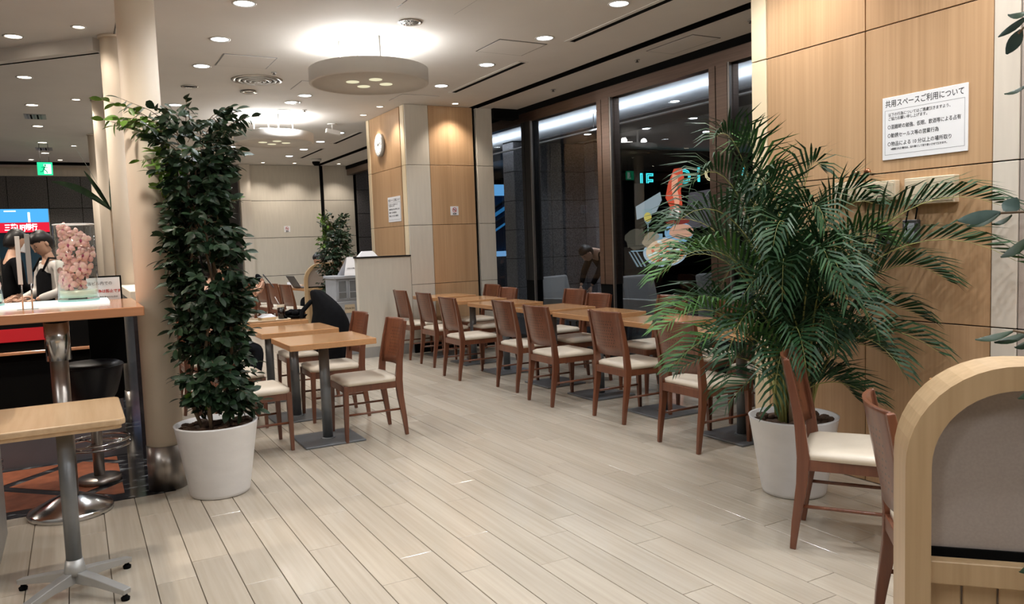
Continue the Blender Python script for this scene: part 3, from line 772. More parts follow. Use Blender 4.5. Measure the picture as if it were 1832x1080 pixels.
# tall leafy column tree
def leafy_tree(label, loc, zb, zt, rad, nleaf, seed, parts=300, potargs=None, view=None, leafL=.065, lean=(0, 0), flare=.0, group=None, off=(0, 0)):
    rr = random.Random(seed); t = thing('potted_tree', label, 'potted plant', loc)
    pot(t, **(potargs or {}))
    tips = []
    for k in range(5):
        a = k*1.256+.4; x, y = .07*math.cos(a), .07*math.sin(a)
        pts = [(x, y, .37)]
        for i in range(1, 8):
            z = .37+(zt-.25-.37)*i/7; w_ = .05+.05*math.sin(i*1.1+k)
            pts.append((x*1.3+w_*math.cos(a+i*.5)+lean[0]*(i/7)**2, y*1.3+w_*math.sin(a+i*.5)+lean[1]*(i/7)**2, z))
        MB().tube(pts, [.011-.0008*i for i in range(8)], 8).build('stem', 'trunk', t)
    MB().tube([(-.03, -.05, .37), (-.03, -.05, zt-.3)], .006, 8).build('stake', 'darkmetal', t)
    tw = MB(); mats = []; young = []
    ntw = int(nleaf/9)
    for k in range(ntw):
        z = zb+(zt-zb)*rr.random()**.92; fz = (z-zb)/(zt-zb)
        a = rr.uniform(0, 2*PI); rz_ = rad*(1+.10*math.sin(z*7+seed)+.13*math.sin(a*2+z*3))
        if fz > .78: rz_ *= 1+flare*(fz-.78)/.22
        if fz < .12: rz_ *= .72+.28*fz/.12
        cx, cy = off[0]+lean[0]*fz**2, off[1]+lean[1]*fz**2
        q0 = rr.uniform(.1, .55)*rz_; q1 = rz_*rr.uniform(.72, 1.08)
        if rr.random() < .07: q1 *= 1.25
        p0 = Vector((cx+q0*math.cos(a), cy+q0*math.sin(a), z-.03)); a2 = a+rr.uniform(-.5, .5)
        p1 = Vector((cx+q1*math.cos(a2), cy+q1*math.sin(a2), z+rr.uniform(-.05, .07)+(.05 if fz > .9 else 0)))
        mid = (p0+p1)/2+Vector((0, 0, .025)); tw.tube([p0, mid, p1], [.0025, .002, .001], 4)
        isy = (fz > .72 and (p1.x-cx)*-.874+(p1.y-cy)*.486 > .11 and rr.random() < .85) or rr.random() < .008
        for i in range(9):
            u = .15+.85*i/8; p = p0.lerp(mid, u*2) if u < .5 else mid.lerp(p1, u*2-1)
            d = (p1-p0).normalized(); sd = Vector((-d.y, d.x, 0))*(1 if i % 2 else -1)
            dirn = d*rr.uniform(.2, 1.0)+sd*rr.uniform(.4, 1.0)+Vector((0, 0, rr.uniform(-.95, .25)))
            if i == 8: dirn = d+Vector((0, 0, -.2))
            up = Vector((d.x*.7+rr.uniform(-.7, .7), d.y*.7+rr.uniform(-.7, .7), .8))
            M = place_leaf(p, dirn, up, rr.uniform(.7, 1.15))
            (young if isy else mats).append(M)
    base = leaf_mesh('leaf', 'leaf', leafL, leafL*.52); by = leaf_mesh('leaf', 'leaf_young', leafL, leafL*.50)
    tw.build('twigs', 'trunk', t)['kind'] = 'stuff'
    # nearest leaves to the viewer's side of the tree become single parts
    allm = [(M, base) for M in mats]+[(M, by) for M in young]
    cvec = Vector((-loc[0], -loc[1], 0)).normalized()
    allm.sort(key=lambda q: -(Vector((q[0][0][3], q[0][1][3], 0)).dot(cvec)))
    for M, me in allm[:parts]:
        o = link('leaf', me, t); o.matrix_basis = M
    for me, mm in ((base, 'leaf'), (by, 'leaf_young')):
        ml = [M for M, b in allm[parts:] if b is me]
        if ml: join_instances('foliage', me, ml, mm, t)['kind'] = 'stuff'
    return t
leafy_tree('tall column-shaped leafy tree in a white pot beside the nearest round column', (.665, 4.82, 0), .47, 2.14, .212, 4300, 11, 300, lean=(-.08, .03), flare=.60, off=(.028, -.01), leafL=.074)
leafy_tree('far bushy tree in front of the back wall, behind the grey cabinet', (3.30, 11.1, 0), .50, 1.80, .235, 2600, 5, 60, potargs=dict(n=24), leafL=.06)

# areca palm
def palm(label, loc):
    t = thing('potted_palm', label, 'potted plant', loc); pot(t)
    rr = random.Random(21)
    L0 = Vector(loc)
    def frond(tip, base, ctrl_h, nl, Lm, light, widen=1.):
        nl = int(nl*.95); Lm = Lm*1.45
        tip = Vector(tip)-L0; base = Vector(base)
        hor = Vector((tip.x-base.x, tip.y-base.y, 0))
        c1 = base+hor*.10+Vector((0, 0, ctrl_h*.55)); c2 = base+hor*.55+Vector((0, 0, max(tip.z-base.z, 0)*.25+ctrl_h*.80))
        def B(u): return (1-u)**3*base+3*(1-u)**2*u*c1+3*(1-u)*u*u*c2+u**3*tip
        n = 16; pts = [B(i/n) for i in range(n+1)]
        leaf = MB(); st_ = MB().tube(pts, [.0065*(1-i/n)**1.3+.0010 for i in range(n+1)], 6)
        for i in range(nl):
            u = .30+.70*i/(nl-1); p = B(u); tn = (B(min(1, u+.02))-B(max(0, u-.02))).normalized()
            up = Vector((0, 0, 1)); sd = tn.cross(up)
            if sd.length < .05: sd = Vector((1, 0, 0))
            sd.normalize(); nrm = sd.cross(tn).normalized()
            env = math.sin(PI*min(1, (i+2)/(nl+3)))**.45*(1-.35*(i/(nl-1)))
            for s in (-1, 1):
                L = Lm*env*rr.uniform(.85, 1.1); f = .85+.7*(i/(nl-1))
                d = (sd*s*.85+tn*f+nrm*rr.uniform(.40, .80)).normalized()
                q1 = p+d*L*.5; q2 = p+d*L*.5+(d+Vector((0, 0, -.45-rr.random()*.35))).normalized()*L*.5
                wv = tn.cross(d).cross(d).normalized()*.0066*rr.uniform(.8, 1.15)
                if wv.length < .001: wv = tn*.007
                qm = p+d*L*.22
                leaf.add([p, qm-wv, qm+wv, q1-wv*.9, q1+wv*.9, q2, q1+(q2-q1)*.55-wv*.55, q1+(q2-q1)*.55+wv*.55],
                         [(0, 1, 2), (1, 3, 4, 2), (3, 6, 7, 4), (6, 5, 7)])
        leaf.v = [(x if x < .36 else .36+.07*math.tanh((x-.36)/.07), y, z) for x, y, z in leaf.v]
        st_.v = [(x if x < .36 else .36+.07*math.tanh((x-.36)/.07), y, z) for x, y, z in st_.v]
        fo = leaf.build('frond', 'palm_light' if light else 'palm', t)
        st_.build('stalk', 'palmstalk', fo)
    def wp(x, y, z): return (x, y, z)
    F = [ # world tip, arch height, leaflet pairs, leaflet length, light
        ((2.60, 2.86, 1.66), 1.55, 34, .30, 0), ((2.45, 2.95, 1.22), 1.25, 34, .30, 1), ((3.66, 2.02, 1.50), 1.35, 36, .32, 0),
        ((3.64, 2.26, 1.16), 1.05, 32, .28, 0), ((2.42, 2.88, .98), .85, 32, .27, 1), ((2.52, 2.90, .76), .55, 28, .24, 0),
        ((3.68, 2.40, .96), .80, 30, .26, 0), ((3.66, 2.56, .74), .60, 28, .25, 0), ((3.50, 2.66, .55), .42, 26, .24, 0),
        ((2.84, 2.95, 1.90), 1.62, 32, .28, 0), ((3.10, 3.02, 1.88), 1.55, 30, .26, 1), ((3.40, 2.78, 1.74), 1.50, 30, .25, 0),
        ((3.55, 2.60, 1.60), 1.35, 30, .26, 0), ((3.05, 2.35, 1.10), 1.25, 30, .26, 0), ((2.85, 2.60, 1.35), 1.4, 30, .27, 0),
        ((3.25, 2.35, .95), 1.05, 30, .25, 0), ((2.75, 3.30, 1.45), 1.3, 30, .28, 0), ((2.95, 3.50, 1.2), 1.2, 28, .26, 0),
        ((3.60, 3.35, 1.5), 1.35, 28, .26, 0), ((3.62, 3.1, 1.2), 1.15, 28, .26, 0), ((3.35, 3.5, 1.35), 1.3, 28, .26, 0),
        ((2.70, 2.75, .60), .50, 26, .22, 0), ((2.95, 2.50, .78), .85, 28, .24, 0), ((3.45, 2.35, .72), .75, 28, .24, 0),
        ((3.66, 2.75, 1.30), 1.15, 28, .26, 0), ((2.62, 3.1, 1.0), .95, 28, .26, 0), ((3.15, 2.55, 1.45), 1.42, 28, .25, 0),
        ((3.30, 2.50, 1.25), 1.20, 28, .26, 0), ((2.98, 2.80, 1.62), 1.5, 28, .26, 0), ((3.5, 2.9, 1.0), .95, 26, .25, 0),
        ((3.05, 2.9, 1.05), 1.0, 28, .25, 0), ((3.3, 2.6, .85), .9, 28, .25, 0), ((2.85, 3.0, .85), .8, 28, .24, 0), ((3.55, 2.5, 1.35), 1.2, 28, .26, 1),
        ((2.78, 2.72, 1.12), 1.05, 30, .26, 0), ((3.60, 2.85, .80), .75, 28, .25, 0), ((3.42, 2.55, 1.08), 1.1, 28, .26, 0), ((3.2, 3.2, 1.6), 1.45, 28, .25, 0)]
    F2 = [((max(2.42, min(3.66, a[0]+rr.uniform(-.16, .10))), a[1]+rr.uniform(-.14, .10), max(.55, a[2]-rr.uniform(.05, .30))), ch*.92, nl-4, Lm*.95, li) for (a, ch, nl, Lm, li) in F[::2] if a[2] < 1.7]
    F = F+F2
    for i, (tip, ch, nl, Lm, li) in enumerate(F):
        a = rr.uniform(0, 6.28); q = rr.uniform(.02, .10)
        frond(tip, (q*math.cos(a), q*math.sin(a), .37), ch, nl, Lm, li)
    for k in range(9):
        a = k*.7+.3; q = .05+.04*(k % 3)/2
        MB().tube([(q*math.cos(a), q*math.sin(a), .36), (q*1.2*math.cos(a), q*1.2*math.sin(a), .50), (q*1.35*math.cos(a), q*1.35*math.sin(a), .64)], [.019, .015, .009], 8).build('cane', 'trunk' if k % 2 else 'palmstalk', t)
    return t
palm('wide feathery palm in a white pot beside the oak wall', (3.355, 2.93, 0))

# strap-leaved plant behind the columns
t = thing('strap_leaf_plant', 'dark strap-leaved plant poking out behind the second column', 'potted plant', (.37, 9.0, 0))
pot(t, rt=.15, rb=.12, h=.3, m='black', n=24)
MB().tube([(0, 0, .28), (.01, 0, 1.0), (0, 0, 1.88)], [.02, .016, .012], 8).build('stem', 'trunk', t)
for (tip, w_, m1) in (((-.30, -.5, 2.47), .13, .05), ((-.50, -.5, 2.115), .065, .12), ((-.226, -.4, 2.23), .05, .02), ((-.20, -.4, 1.98), .03, .06), ((.05, .15, 2.35), .06, .1)):
    tip = Vector(tip); b = Vector((0, 0, 1.87)); vs = []; n = 8
    c1 = b+Vector((tip.x*.5, tip.y*.5, (tip.z-b.z)*.5+m1))
    for i in range(n+1):
        u = i/n; p = (1-u)**2*b+2*u*(1-u)*c1+u*u*tip; wd = w_*math.sin(PI*(u*.93+.05))**.8/2
        s_ = Vector((-.35, -.1, .8)) if tip.z > 2.3 else Vector((.1, -.2, .9)); s_ = s_.normalized()
        d = (tip-b).normalized(); s_ = (s_-d*s_.dot(d)).normalized()
        vs += [p+s_*wd, p+Vector((0, -.004, 0)), p-s_*wd]
    MB().add(vs, [(3*i+j, 3*i+j+1, 3*i+j+4, 3*i+j+3) for i in range(n) for j in (0, 1)], True).build('leaf', 'leaf', t)

# leafy shrub just outside the right edge of the frame, its leaves reach in
t = thing('leafy_shrub', 'blue-green leafed plant reaching in at the right frame edge', 'potted plant', (1.53, .70, 0))
pot(t, rt=.13, rb=.1, h=.28, n=24)
MB().tube([(0, 0, .25), (.02, .0, .9), (0, .01, 1.5), (.02, 0, 2.0)], [.014, .011, .008, .005], 8).build('stem', 'trunk', t)
# the shrub stands right beside the viewer: leaf sprigs given as base, direction, leaves (length, tilt)
SPR = [((1.3209, 0.6894, 1.7477), (1.3162, 0.7194, 1.7491), 0.0134, 0), ((1.319, 0.6931, 1.7383), (1.3099, 0.7309, 1.7158), 0.0077, 1), ((1.316, 0.6987, 1.7198), (1.3155, 0.7207, 1.687), 0.0134, 1), ((1.3203, 0.6906, 1.6371), (1.3144, 0.7227, 1.6261), 0.0086, 0), ((1.3074, 0.7146, 1.4384), (1.324, 0.705, 1.4599), 0.0172, 1), ((1.3045, 0.7199, 1.4369), (1.283, 0.7771, 1.427), 0.0153, 1), ((1.3034, 0.7219, 1.4352), (1.2896, 0.766, 1.4182), 0.0124, 0), ((1.3118, 0.7066, 1.4335), (1.307, 0.7361, 1.4195), 0.0096, 0), ((1.3232, 0.6851, 1.3971), (1.3133, 0.7247, 1.3656), 0.0163, 0), ((1.3136, 0.7032, 1.2466), (1.2966, 0.7542, 1.2298), 0.0115, 0), ((1.3234, 0.6845, 1.2455), (1.3099, 0.7308, 1.2261), 0.0124, 0), ((1.3252, 0.6811, 1.234), (1.3233, 0.7063, 1.219), 0.0124, 0), ((1.3267, 0.6781, 1.1583), (1.326, 0.7013, 1.1347), 0.0115, 0), ((1.3276, 0.6765, 0.8678), (1.3285, 0.6966, 0.8444), 0.0115, 0)]
TWG = [[(1.3278, 0.6761, 1.7095), (1.3204, 0.6904, 1.7293), (1.3143, 0.7019, 1.7145)], [(1.3283, 0.675, 1.6244), (1.3203, 0.6906, 1.6371)], [(1.3296, 0.6726, 1.4412), (1.3195, 0.6921, 1.4362), (1.3045, 0.7199, 1.436)], [(1.33, 0.6718, 1.3817), (1.3218, 0.6877, 1.3963)], [(1.3309, 0.6699, 1.2399), (1.3136, 0.7032, 1.2466)], [(1.3316, 0.6685, 1.132), (1.3267, 0.6781, 1.1583)], [(1.3333, 0.6652, 0.8751), (1.3276, 0.6765, 0.8688)]]

o0 = Vector((1.53, .70, 0)); le = MT['euca']
for b, tp, wd, c in SPR:
    b, tp = Vector(b), Vector(tp); d = tp-b; vs = []; n = 6
    view = ((b+tp)/2-Vector((0, 0, CAM_H))).normalized()
    tilt = Vector((view.x*.6, view.y*.6, view.z*.6))+Vector((0, 0, -.8 if not c else -.2)); sdv = d.cross(tilt.normalized()).normalized()
    nr = sdv.cross(d).normalized()
    for i in range(n+1):
        u = i/n; ww = wd*.75*math.sin(PI*(u*.92+.05))**.8; p = b-o0+d*u+nr*(.004*math.sin(PI*u))
        vs += [p+sdv*ww+nr*.002, p, p-sdv*ww+nr*.002]
    MB().add(vs, [(3*i+j, 3*i+j+1, 3*i+j+4, 3*i+j+3) for i in range(n) for j in (0, 1)], True).build('leaf', 'euca' if c else 'leaf', t)
for tw in TWG:
    pts = [Vector(p)-o0 for p in tw]; base = Vector((.01, 0, pts[0].z-.12))
    MB().tube([base, (base+pts[0])/2+Vector((0, 0, .03))]+pts, [.004]+[.002]*(len(pts)+1), 6).build('twig', 'trunk', t)

# ================================================================== ARCHED SCREENS
def arch(label, loc, rz, W, H, Rr, fw, dep, sill=.78):
    """local x along the screen from its near post, local y = depth away from the viewer"""
    t = thing('arched_screen', label, 'screen', loc, rz)
    def outline(off):
        r = Rr-off; p = [(off, 0)]
        for i in range(13): a = PI-PI/2*i/12; p.append((Rr+r*math.cos(a), H-Rr+r*math.sin(a)))
        for i in range(13): a = PI/2-PI/2*i/12; p.append((W-Rr+r*math.cos(a), H-Rr+r*math.sin(a)))
        p.append((W-off, 0)); return p
    A, B = outline(0), outline(fw); n = len(A); vs = []
    for y in (0, dep):
        vs += [(x, y, z) for x, z in A]+[(x, y, z) for x, z in B]
    fs = []
    for i in range(n-1):
        fs += [(i, i+1, n+i+1, n+i), (2*n+i, 3*n+i, 3*n+i+1, 2*n+i+1), (i, 2*n+i, 2*n+i+1, i+1), (n+i, n+i+1, 3*n+i+1, 3*n+i)]
    fs += [(0, n, 3*n, 2*n), (n-1, 3*n-1, 4*n-1, 2*n-1)]
    MB().add(vs, fs, False).build('frame', 'oakframe', t)
    C_ = outline(fw+.001); up = [(x, z) for x, z in C_ if z > sill+.018]; up = [(fw+.001, sill+.018)]+up+[(W-fw-.001, sill+.018)]
    m = len(up); MB().add([(x, dep*.35, z) for x, z in up]+[(x, dep*.65, z) for x, z in up], [tuple(range(m)), tuple(range(2*m-1, m-1, -1))]+[(i, (i+1) % m, m+(i+1) % m, m+i) for i in range(m)]).build('upper_panel', 'greypanel', t)
    MB().box(fw, W-fw, dep*.30, dep*.6, sill, sill+.018).build('shadow_gap', 'black', t)
    MB().box(fw, W-fw, .012, dep-.01, sill-.045, sill, .002).build('cross_rail', 'oakframe', t)
    nb = 14; bw_ = (W-2*fw)/nb
    for i in range(nb): MB().box(fw+i*bw_+.002, fw+(i+1)*bw_-.002, dep*.3, dep*.6, .06, sill-.045, .002).build('slat', 'oakframe', t)
    MB().box(fw, W-fw, .012, dep-.01, 0, .06).build('bottom_rail', 'oakframe', t)
    return t
arch('arched oak-framed screen at the lower right, closest to the camera', (1.352, .915, 0), math.atan2(-.719, .695), .95, 1.16, .195, .045, .125)
arch('small far arched oak screen before the back wall', (3.06, 12.0, 0), R(-6), 1.0, 1.18, .27, .05, .09, .80)

# ================================================================== WALL THINGS
# large notice on the oak wall (faces -X)
def on_wall(y, z, x=XP):  # local x -> -Y world, local y -> up, faces -X
    return Matrix(((0, 0, -1, x), (-1, 0, 0, y), (0, 1, 0, z), (0, 0, 0, 1)))
sg = thing('notice_board', 'large white Japanese notice board on the oak cupboard doors', 'sign', (XP, 2.716, 1.774))
B0 = Matrix.Translation((0, 0, 0)) @ on_wall(0, 0, 0)
def put(o): o.matrix_basis = B0 @ o.matrix_basis; return o
W_, H_ = .458, .325
put(MB().box(0, W_, 0, H_, .0, .006, .0015).build('board', 'white', sg))
fr = MB()
for a in ((.015, .443, .026, .0272), (.015, .443, .2560, .2572), (.015, .0162, .026, .2572), (.4418, .443, .026, .2572)): fr.box(a[0], a[1], a[2], a[3], .006, .0063)
put(fr.build('border_line', 'ink', sg))
def line(txt, x, y, size, m='ink', bold=.0, xs=1.):
    return put(textmesh(txt, size, m, parent=sg, mtx=Matrix.Translation((x, y, .0062)), bold=bold, xs=xs))
def fit(txt, x, y, width, m='ink', bold=0., h=None):
    o = textmesh(txt, .02, m, parent=sg, bold=bold*.02/ (h or .02))
    w0 = max(v.co.x for v in o.data.vertices)-min(v.co.x for v in o.data.vertices); x0 = min(v.co.x for v in o.data.vertices)
    k = width/w0; hh = (h or .02*k)/.02
    for v in o.data.vertices: v.co.x = (v.co.x-x0)*k; v.co.y *= hh; v.co.z *= .5
    o.matrix_basis = Matrix.Translation((x, y, .0062)); return put(o)
fit('共用スペースご利用について', .018, .276, .420, bold=.0004, h=.040)
fit('以下の行為についてはご遠慮頂きますよう、', .036, .226, .335, bold=.0002, h=.0195)
fit('ご協力お願い申し上げます。', .036, .205, .215, bold=.0002, h=.0195)
fit('○混雑時の勉強、仮眠、飲酒等による占有', .032, .160, .392, bold=.0003, h=.0255)
fit('○勧誘セールス等の営業行為', .032, .116, .280, bold=.0003, h=.0255)
fit('○物品による 10 分以上の場所取り', .032, .072, .345, bold=.0003, h=.0255)
fit('※確認された場合は、忘れ物として取り扱いさせて頂きます。', .050, .050, .305, bold=.0003, h=.0125)
# beige switch boxes
for y0, y1, z0, z1, lab in ((2.996, 2.869, 1.574, 1.678, 'beige wall box farthest along the oak wall, behind palm leaves'), (2.852, 2.617, 1.562, 1.664, 'wide beige double wall box below the copper knobs'), (2.565, 2.30, 1.53, 1.665, 'beige wall box below the notice, behind the palm frond')):
    b = thing('wall_box', lab, 'wall box', (XP, y1, z0)); wv, hv = y0-y1, z1-z0
    MB().box(-.042, 0, 0, wv, 0, hv, .003).build('case', 'beigeplastic', b)
    hw = wv/2
    for k in (0, 1):
        MB().box(-.046, -.042, .008+k*hw, hw*(k+1)-.008, .012, hv-.012, .001).build('cover', 'beigeplastic', b)
        MB().box(-.0475, -.046, .02+k*hw, hw*(k+1)-.02, .022, .026).build('slot', 'black', b)
ob = thing('wall_phone_socket', 'dark grey socket box with a black cable loop on the oak wall', 'socket', (XP, 2.50, 1.335))
MB().box(-.035, 0, 0, .080, 0, .118, .003).build('case', 'darkplastic', ob)
MB().box(-.037, -.035, .012, .068, .02, .10, .001).build('cover', 'rackgrey', ob)
MB().tube([(-.03, .055, .05), (-.05, .05, .10), (-.04, .045, .16), (-.03, .02, .195), (-.03, 0.0, .175), (-.03, .01, .12)], .0045, 6).build('cable', 'black', ob)
o2 = thing('wall_socket', 'small dark socket box lower on the oak wall behind palm leaves', 'socket', (XP, 2.66, 1.33))
MB().box(-.035, 0, 0, .075, 0, .10, .003).build('case', 'darkplastic', o2); MB().box(-.037, -.035, .01, .065, .012, .088, .001).build('cover', 'black', o2)
# clock on the pillar side
ck = thing('wall_clock', 'round white wall clock high on the pillar', 'clock', (XP, 10.40, 2.79))
def cyl_x(r0, r1, x0, x1, n=40):
    return MB().loft([[(x0, r0*math.cos(2*PI*k/n), r0*math.sin(2*PI*k/n)) for k in range(n)], [(x1, r1*math.cos(2*PI*k/n), r1*math.sin(2*PI*k/n)) for k in range(n)]])
cyl_x(.155, .155, 0, -.045).build('case', 'alu', ck); cyl_x(.138, .138, -.045, -.047).build('dial', 'white', ck)
tk = MB()
for k in range(12):
    a = k*PI/6; c, s_ = math.cos(a), math.sin(a)
    tk.add([(-.0485, c*q+s_*e, s_*q-c*e) for q, e in ((.108, -.004), (.108, .004), (.128, .004), (.128, -.004))], [(0, 1, 2, 3)])
tk.build('hour_marks', 'ink', ck)
for a, L, wd, nm in ((1.15, .075, .006, 'hour_hand'), (2.9, .108, .004, 'minute_hand')):
    c, s_ = math.cos(a), math.sin(a)
    MB().add([(-.050, c*q+s_*e, s_*q-c*e) for q, e in ((-.015, -wd), (-.015, wd), (L, wd*.6), (L, -wd*.6))]+[(-.052, c*q+s_*e, s_*q-c*e) for q, e in ((-.015, -wd), (-.015, wd), (L, wd*.6), (L, -wd*.6))], [(0, 1, 2, 3), (4, 5, 6, 7), (0, 1, 5, 4), (2, 3, 7, 6)]).build(nm, 'ink', ck)
# notice on the pillar side
s2 = thing('notice_board', 'small white Japanese notice on the pillar side below the clock', 'sign', (XP, 10.235, 1.724))
sg = s2
put(MB().box(0, .47, 0, .335, 0, .006, .001).build('board', 'white', s2))
fr = MB()
for a in ((.015, .455, .026, .029), (.015, .455, .256, .259), (.015, .018, .026, .259), (.452, .455, .026, .259)): fr.box(a[0], a[1], a[2], a[3], .006, .0065)
put(fr.build('border_line', 'ink', s2))
fit('共用スペースご利用について', .018, .276, .430, bold=.0006, h=.040)
fit('以下の行為についてはご遠慮頂きますよう、', .036, .226, .335, bold=.0004, h=.0195)
fit('ご協力お願い申し上げます。', .036, .205, .215, bold=.0004, h=.0195)
fit('○混雑時の勉強、仮眠、飲酒等による占有', .032, .160, .392, bold=.0005, h=.0255)
fit('○勧誘セールス等の営業行為', .032, .116, .280, bold=.0005, h=.0255)
fit('○物品による 10 分以上の場所取り', .032, .072, .345, bold=.0005, h=.0255)
# no-smoking plates
def nosmoke(x, y, z, s, label):
    t = thing('no_smoking_sign', label, 'sign', (x, y, z))
    MB().box(0, s, -.004, 0, 0, s, .0008).build('plate', 'white', t)
    c = (s*.5, s*.60); r = s*.27; n = 24; rg = MB()
    rg.add([(c[0]+q*math.cos(2*PI*k/n), -.0055, c[1]+q*math.sin(2*PI*k/n)) for q in (r, r*.78) for k in range(n)], [(k, (k+1) % n, n+(k+1) % n, n+k) for k in range(n)])
    a = -PI/4; dx, dz = math.cos(a)*r*.85, math.sin(a)*r*.85; e = r*.1
    rg.add([(c[0]-dx-e, -.0056, c[1]-dz-e), (c[0]-dx+e, -.0056, c[1]-dz+e), (c[0]+dx+e, -.0056, c[1]+dz+e), (c[0]+dx-e, -.0056, c[1]+dz-e)], [(0, 1, 2, 3)])
    rg.build('prohibition_ring', 'redink', t)
    MB().box(c[0]-r*.6, c[0]+r*.5, -.0052, -.004, c[1]-r*.12, c[1]+r*.12).tube([(c[0]+r*.4, -.005, c[1]+r*.15), (c[0]+r*.55, -.005, c[1]+r*.45)], r*.06, 4).build('cigarette', 'ink', t)
    textmesh('禁煙', s*.22, 'ink', parent=t, mtx=Matrix.Translation((s*.5, -.0045, s*.07)) @ fm, ax='CENTER', bold=.0008)
nosmoke(4.40, 9.5, 1.779, .118, 'small no-smoking sign on the oak pillar front')
nosmoke(4.007, 17.2, 1.77, .13, 'small no-smoking sign on the far cream wall')

# ================================================================== CEILING FIXTURES
def downlight(x, y, label, group, r=.075, warm=False, power=None, lit=True, light=True, size=130):
    t = thing('downlight', label, 'ceiling light', (x, y, ZC), group=group)
    MB().lathe([(r, 0), (r+.012, -.001), (r+.013, -.005), (r-.002, -.006), (r-.006, .0)], n=28, cap=False).build('trim_ring', 'whitemetal', t)
    MB().lathe([(.001, -.0012), (r-.003, -.0012)], n=28, cap=False).build('lens', 'lamp_warm' if warm else 'lamp_white', t)
    if light: spot('lamp', t, (0, 0, -.02), power, (1., .89, .77) if warm else (.94, .97, 1.0), size, .7, .05)
    return t
def ordn(i): return ['first', 'second', 'third', 'fourth', 'fifth', 'sixth', 'seventh', 'eighth', 'ninth', 'tenth', 'eleventh', 'twelfth'][i]
ys = [4.93, 6.01, 7.09, 8.165, 10.40, 11.5, 12.6, 13.7]
DG = 'white recessed downlights in the cafe ceiling'
for i, y in enumerate(ys): downlight(1.208, y, 'recessed white downlight, %s from the camera in the row above the tall tree' % ordn(i), DG, power=P_DOWN)
for i, y in enumerate([9.33, 10.42, 13.1, 14.3, 15.4]): downlight(2.508, y, 'recessed white downlight, %s from the camera in the middle row' % ordn(i), DG, power=P_DOWN)
for i, y in enumerate([4.955, 6.043, 7.162, 8.29, 12.2, 13.3, 14.4, 15.5]): downlight(3.79, y, 'recessed white downlight, %s from the camera in the row beside the air slots' % ordn(i), DG, power=P_DOWN)
for i, x in enumerate((1.21, 2.5, 3.3)):
    for j, y in enumerate((.4, 1.9, 3.4)): downlight(x, y, 'out-of-frame recessed downlight, %s column from the left, %s from the camera' % (ordn(i), ordn(j)), 'downlights outside the frame', power=P_DOWN)
for i, (x, y) in enumerate([(3.59, 9.78), (3.60, 10.47)]): downlight(x, y, 'small warm downlight beside the clock pillar, %s from the camera' % ordn(i), 'warm wall-washing downlights', .045, True, P_WARM, size=110)
downlight(4.43, 9.28, 'small warm downlight in front of the oak pillar face', 'warm wall-washing downlights', .045, True, P_WARM*1.3, size=110)
for i, x in enumerate([3.55, 4.20, 5.15]): downlight(x, 16.75, 'small warm downlight washing the far wall, %s from the left' % ordn(i), 'warm wall-washing downlights', .045, True, P_WARM*1.2, size=110)
downlight(3.45, 3.05, 'warm downlight washing the oak wall, out of frame', 'warm wall-washing downlights', .045, True, P_WARM, size=120)
downlight(3.45, 1.6, 'warm downlight over the arched screen, out of frame', 'warm wall-washing downlights', .045, True, P_WARM, size=120)
LG = 'warm downlights over the bar hall'
for i, y in enumerate([4.3, 5.9, 7.58, 9.235, 10.88, 12.6, 14.37, 15.8]): downlight(-.30, y, 'warm downlight, %s from the camera in the long bar hall row' % ordn(i), LG, .065, True, P_LEFT*.75)
for i, (x, y) in enumerate([(.16, 7.1), (.15, 10.36), (.13, 14.7)]): downlight(x, y, 'warm downlight close to the columns, %s from the camera' % ordn(i), LG, .045, True, P_LEFT*.08)
for i, (x, y) in enumerate([(-.55, 16.9), (-.09, 16.9)]): downlight(x, y, 'warm downlight before the hall end, %s of the pair' % ('left' if i == 0 else 'right'), LG, .05, True, P_LEFT)
for i, (x, y) in enumerate([(-2.2, 5.5), (-2.2, 9.0), (-2.2, 12.5), (-2.2, 16), (-4.0, 4), (-4, 8), (-4, 12)]): downlight(x, y, 'unseen warm downlight added as fill left of the frame, %s' % ordn(i), 'downlights outside the frame', .065, True, P_LEFT*3.2)  # unseen lamps added to lift the ambient light
for i, (x, y) in enumerate([(1.3, -1.2), (-1.4, .4), (3.0, -1.2), (-2.6, 3.2)]):  # unseen panels, added only to brighten surfaces facing the camera
    t = thing('fill_light_panel', 'unseen flat square panel added as fill light out of frame, %s from the right' % ordn(i), 'ceiling light', (x, y, ZC), group='added fill light panels outside the frame')
    MB().box(-.32, .32, -.32, .32, -.012, 0).build('frame', 'whitemetal', t); MB().box(-.30, .30, -.30, .30, -.014, -.012).build('diffuser', emit('panel_diffuser', (.97, .98, 1), 2.), t)
    l = bpy.data.lights.new('lamp', 'AREA'); l.energy = P_FILL; l.size = .58; l.color = (.97, .98, 1); link('lamp', l, t, (0, 0, -.03))
# chrome downlight with reflector fins (unlit)
def chrome_light(x, y, r, label):
    t = thing('chrome_downlight', label, 'ceiling light', (x, y, ZC))
    MB().lathe([(r-.012, -.001), (r, -.001), (r+.014, -.003), (r+.012, -.007), (r-.006, -.008), (r-.012, -.001)], n=32, cap=False).build('trim_ring', 'chrome', t)
    MB().lathe([(.001, -.002), (r-.010, -.002)], n=28, cap=False).build('reflector', 'darkmetal', t)
    for k in range(6):
        a = k*PI/6+.2
        MB().bar([(-math.cos(a)*r*.8, -math.sin(a)*r*.8, -.004), (math.cos(a)*r*.8, math.sin(a)*r*.8, -.004)], [.006]*2, [.004]*2, (-math.sin(a), math.cos(a), 0)).build('fin', 'chrome', t)
chrome_light(2.50, 6.02, .085, 'chrome finned recessed light above the near ceiling disc')
chrome_light(1.22, 9.20, .075, 'dark finned recessed light left of the round air diffuser')
chrome_light(2.48, 9.80, .085, 'grey round grille behind the second ceiling disc')
tsm = thing('smoke_detector_ring', 'small chrome ring fitting beyond the round air diffuser', 'ceiling ring', (1.85, 9.26, ZC))
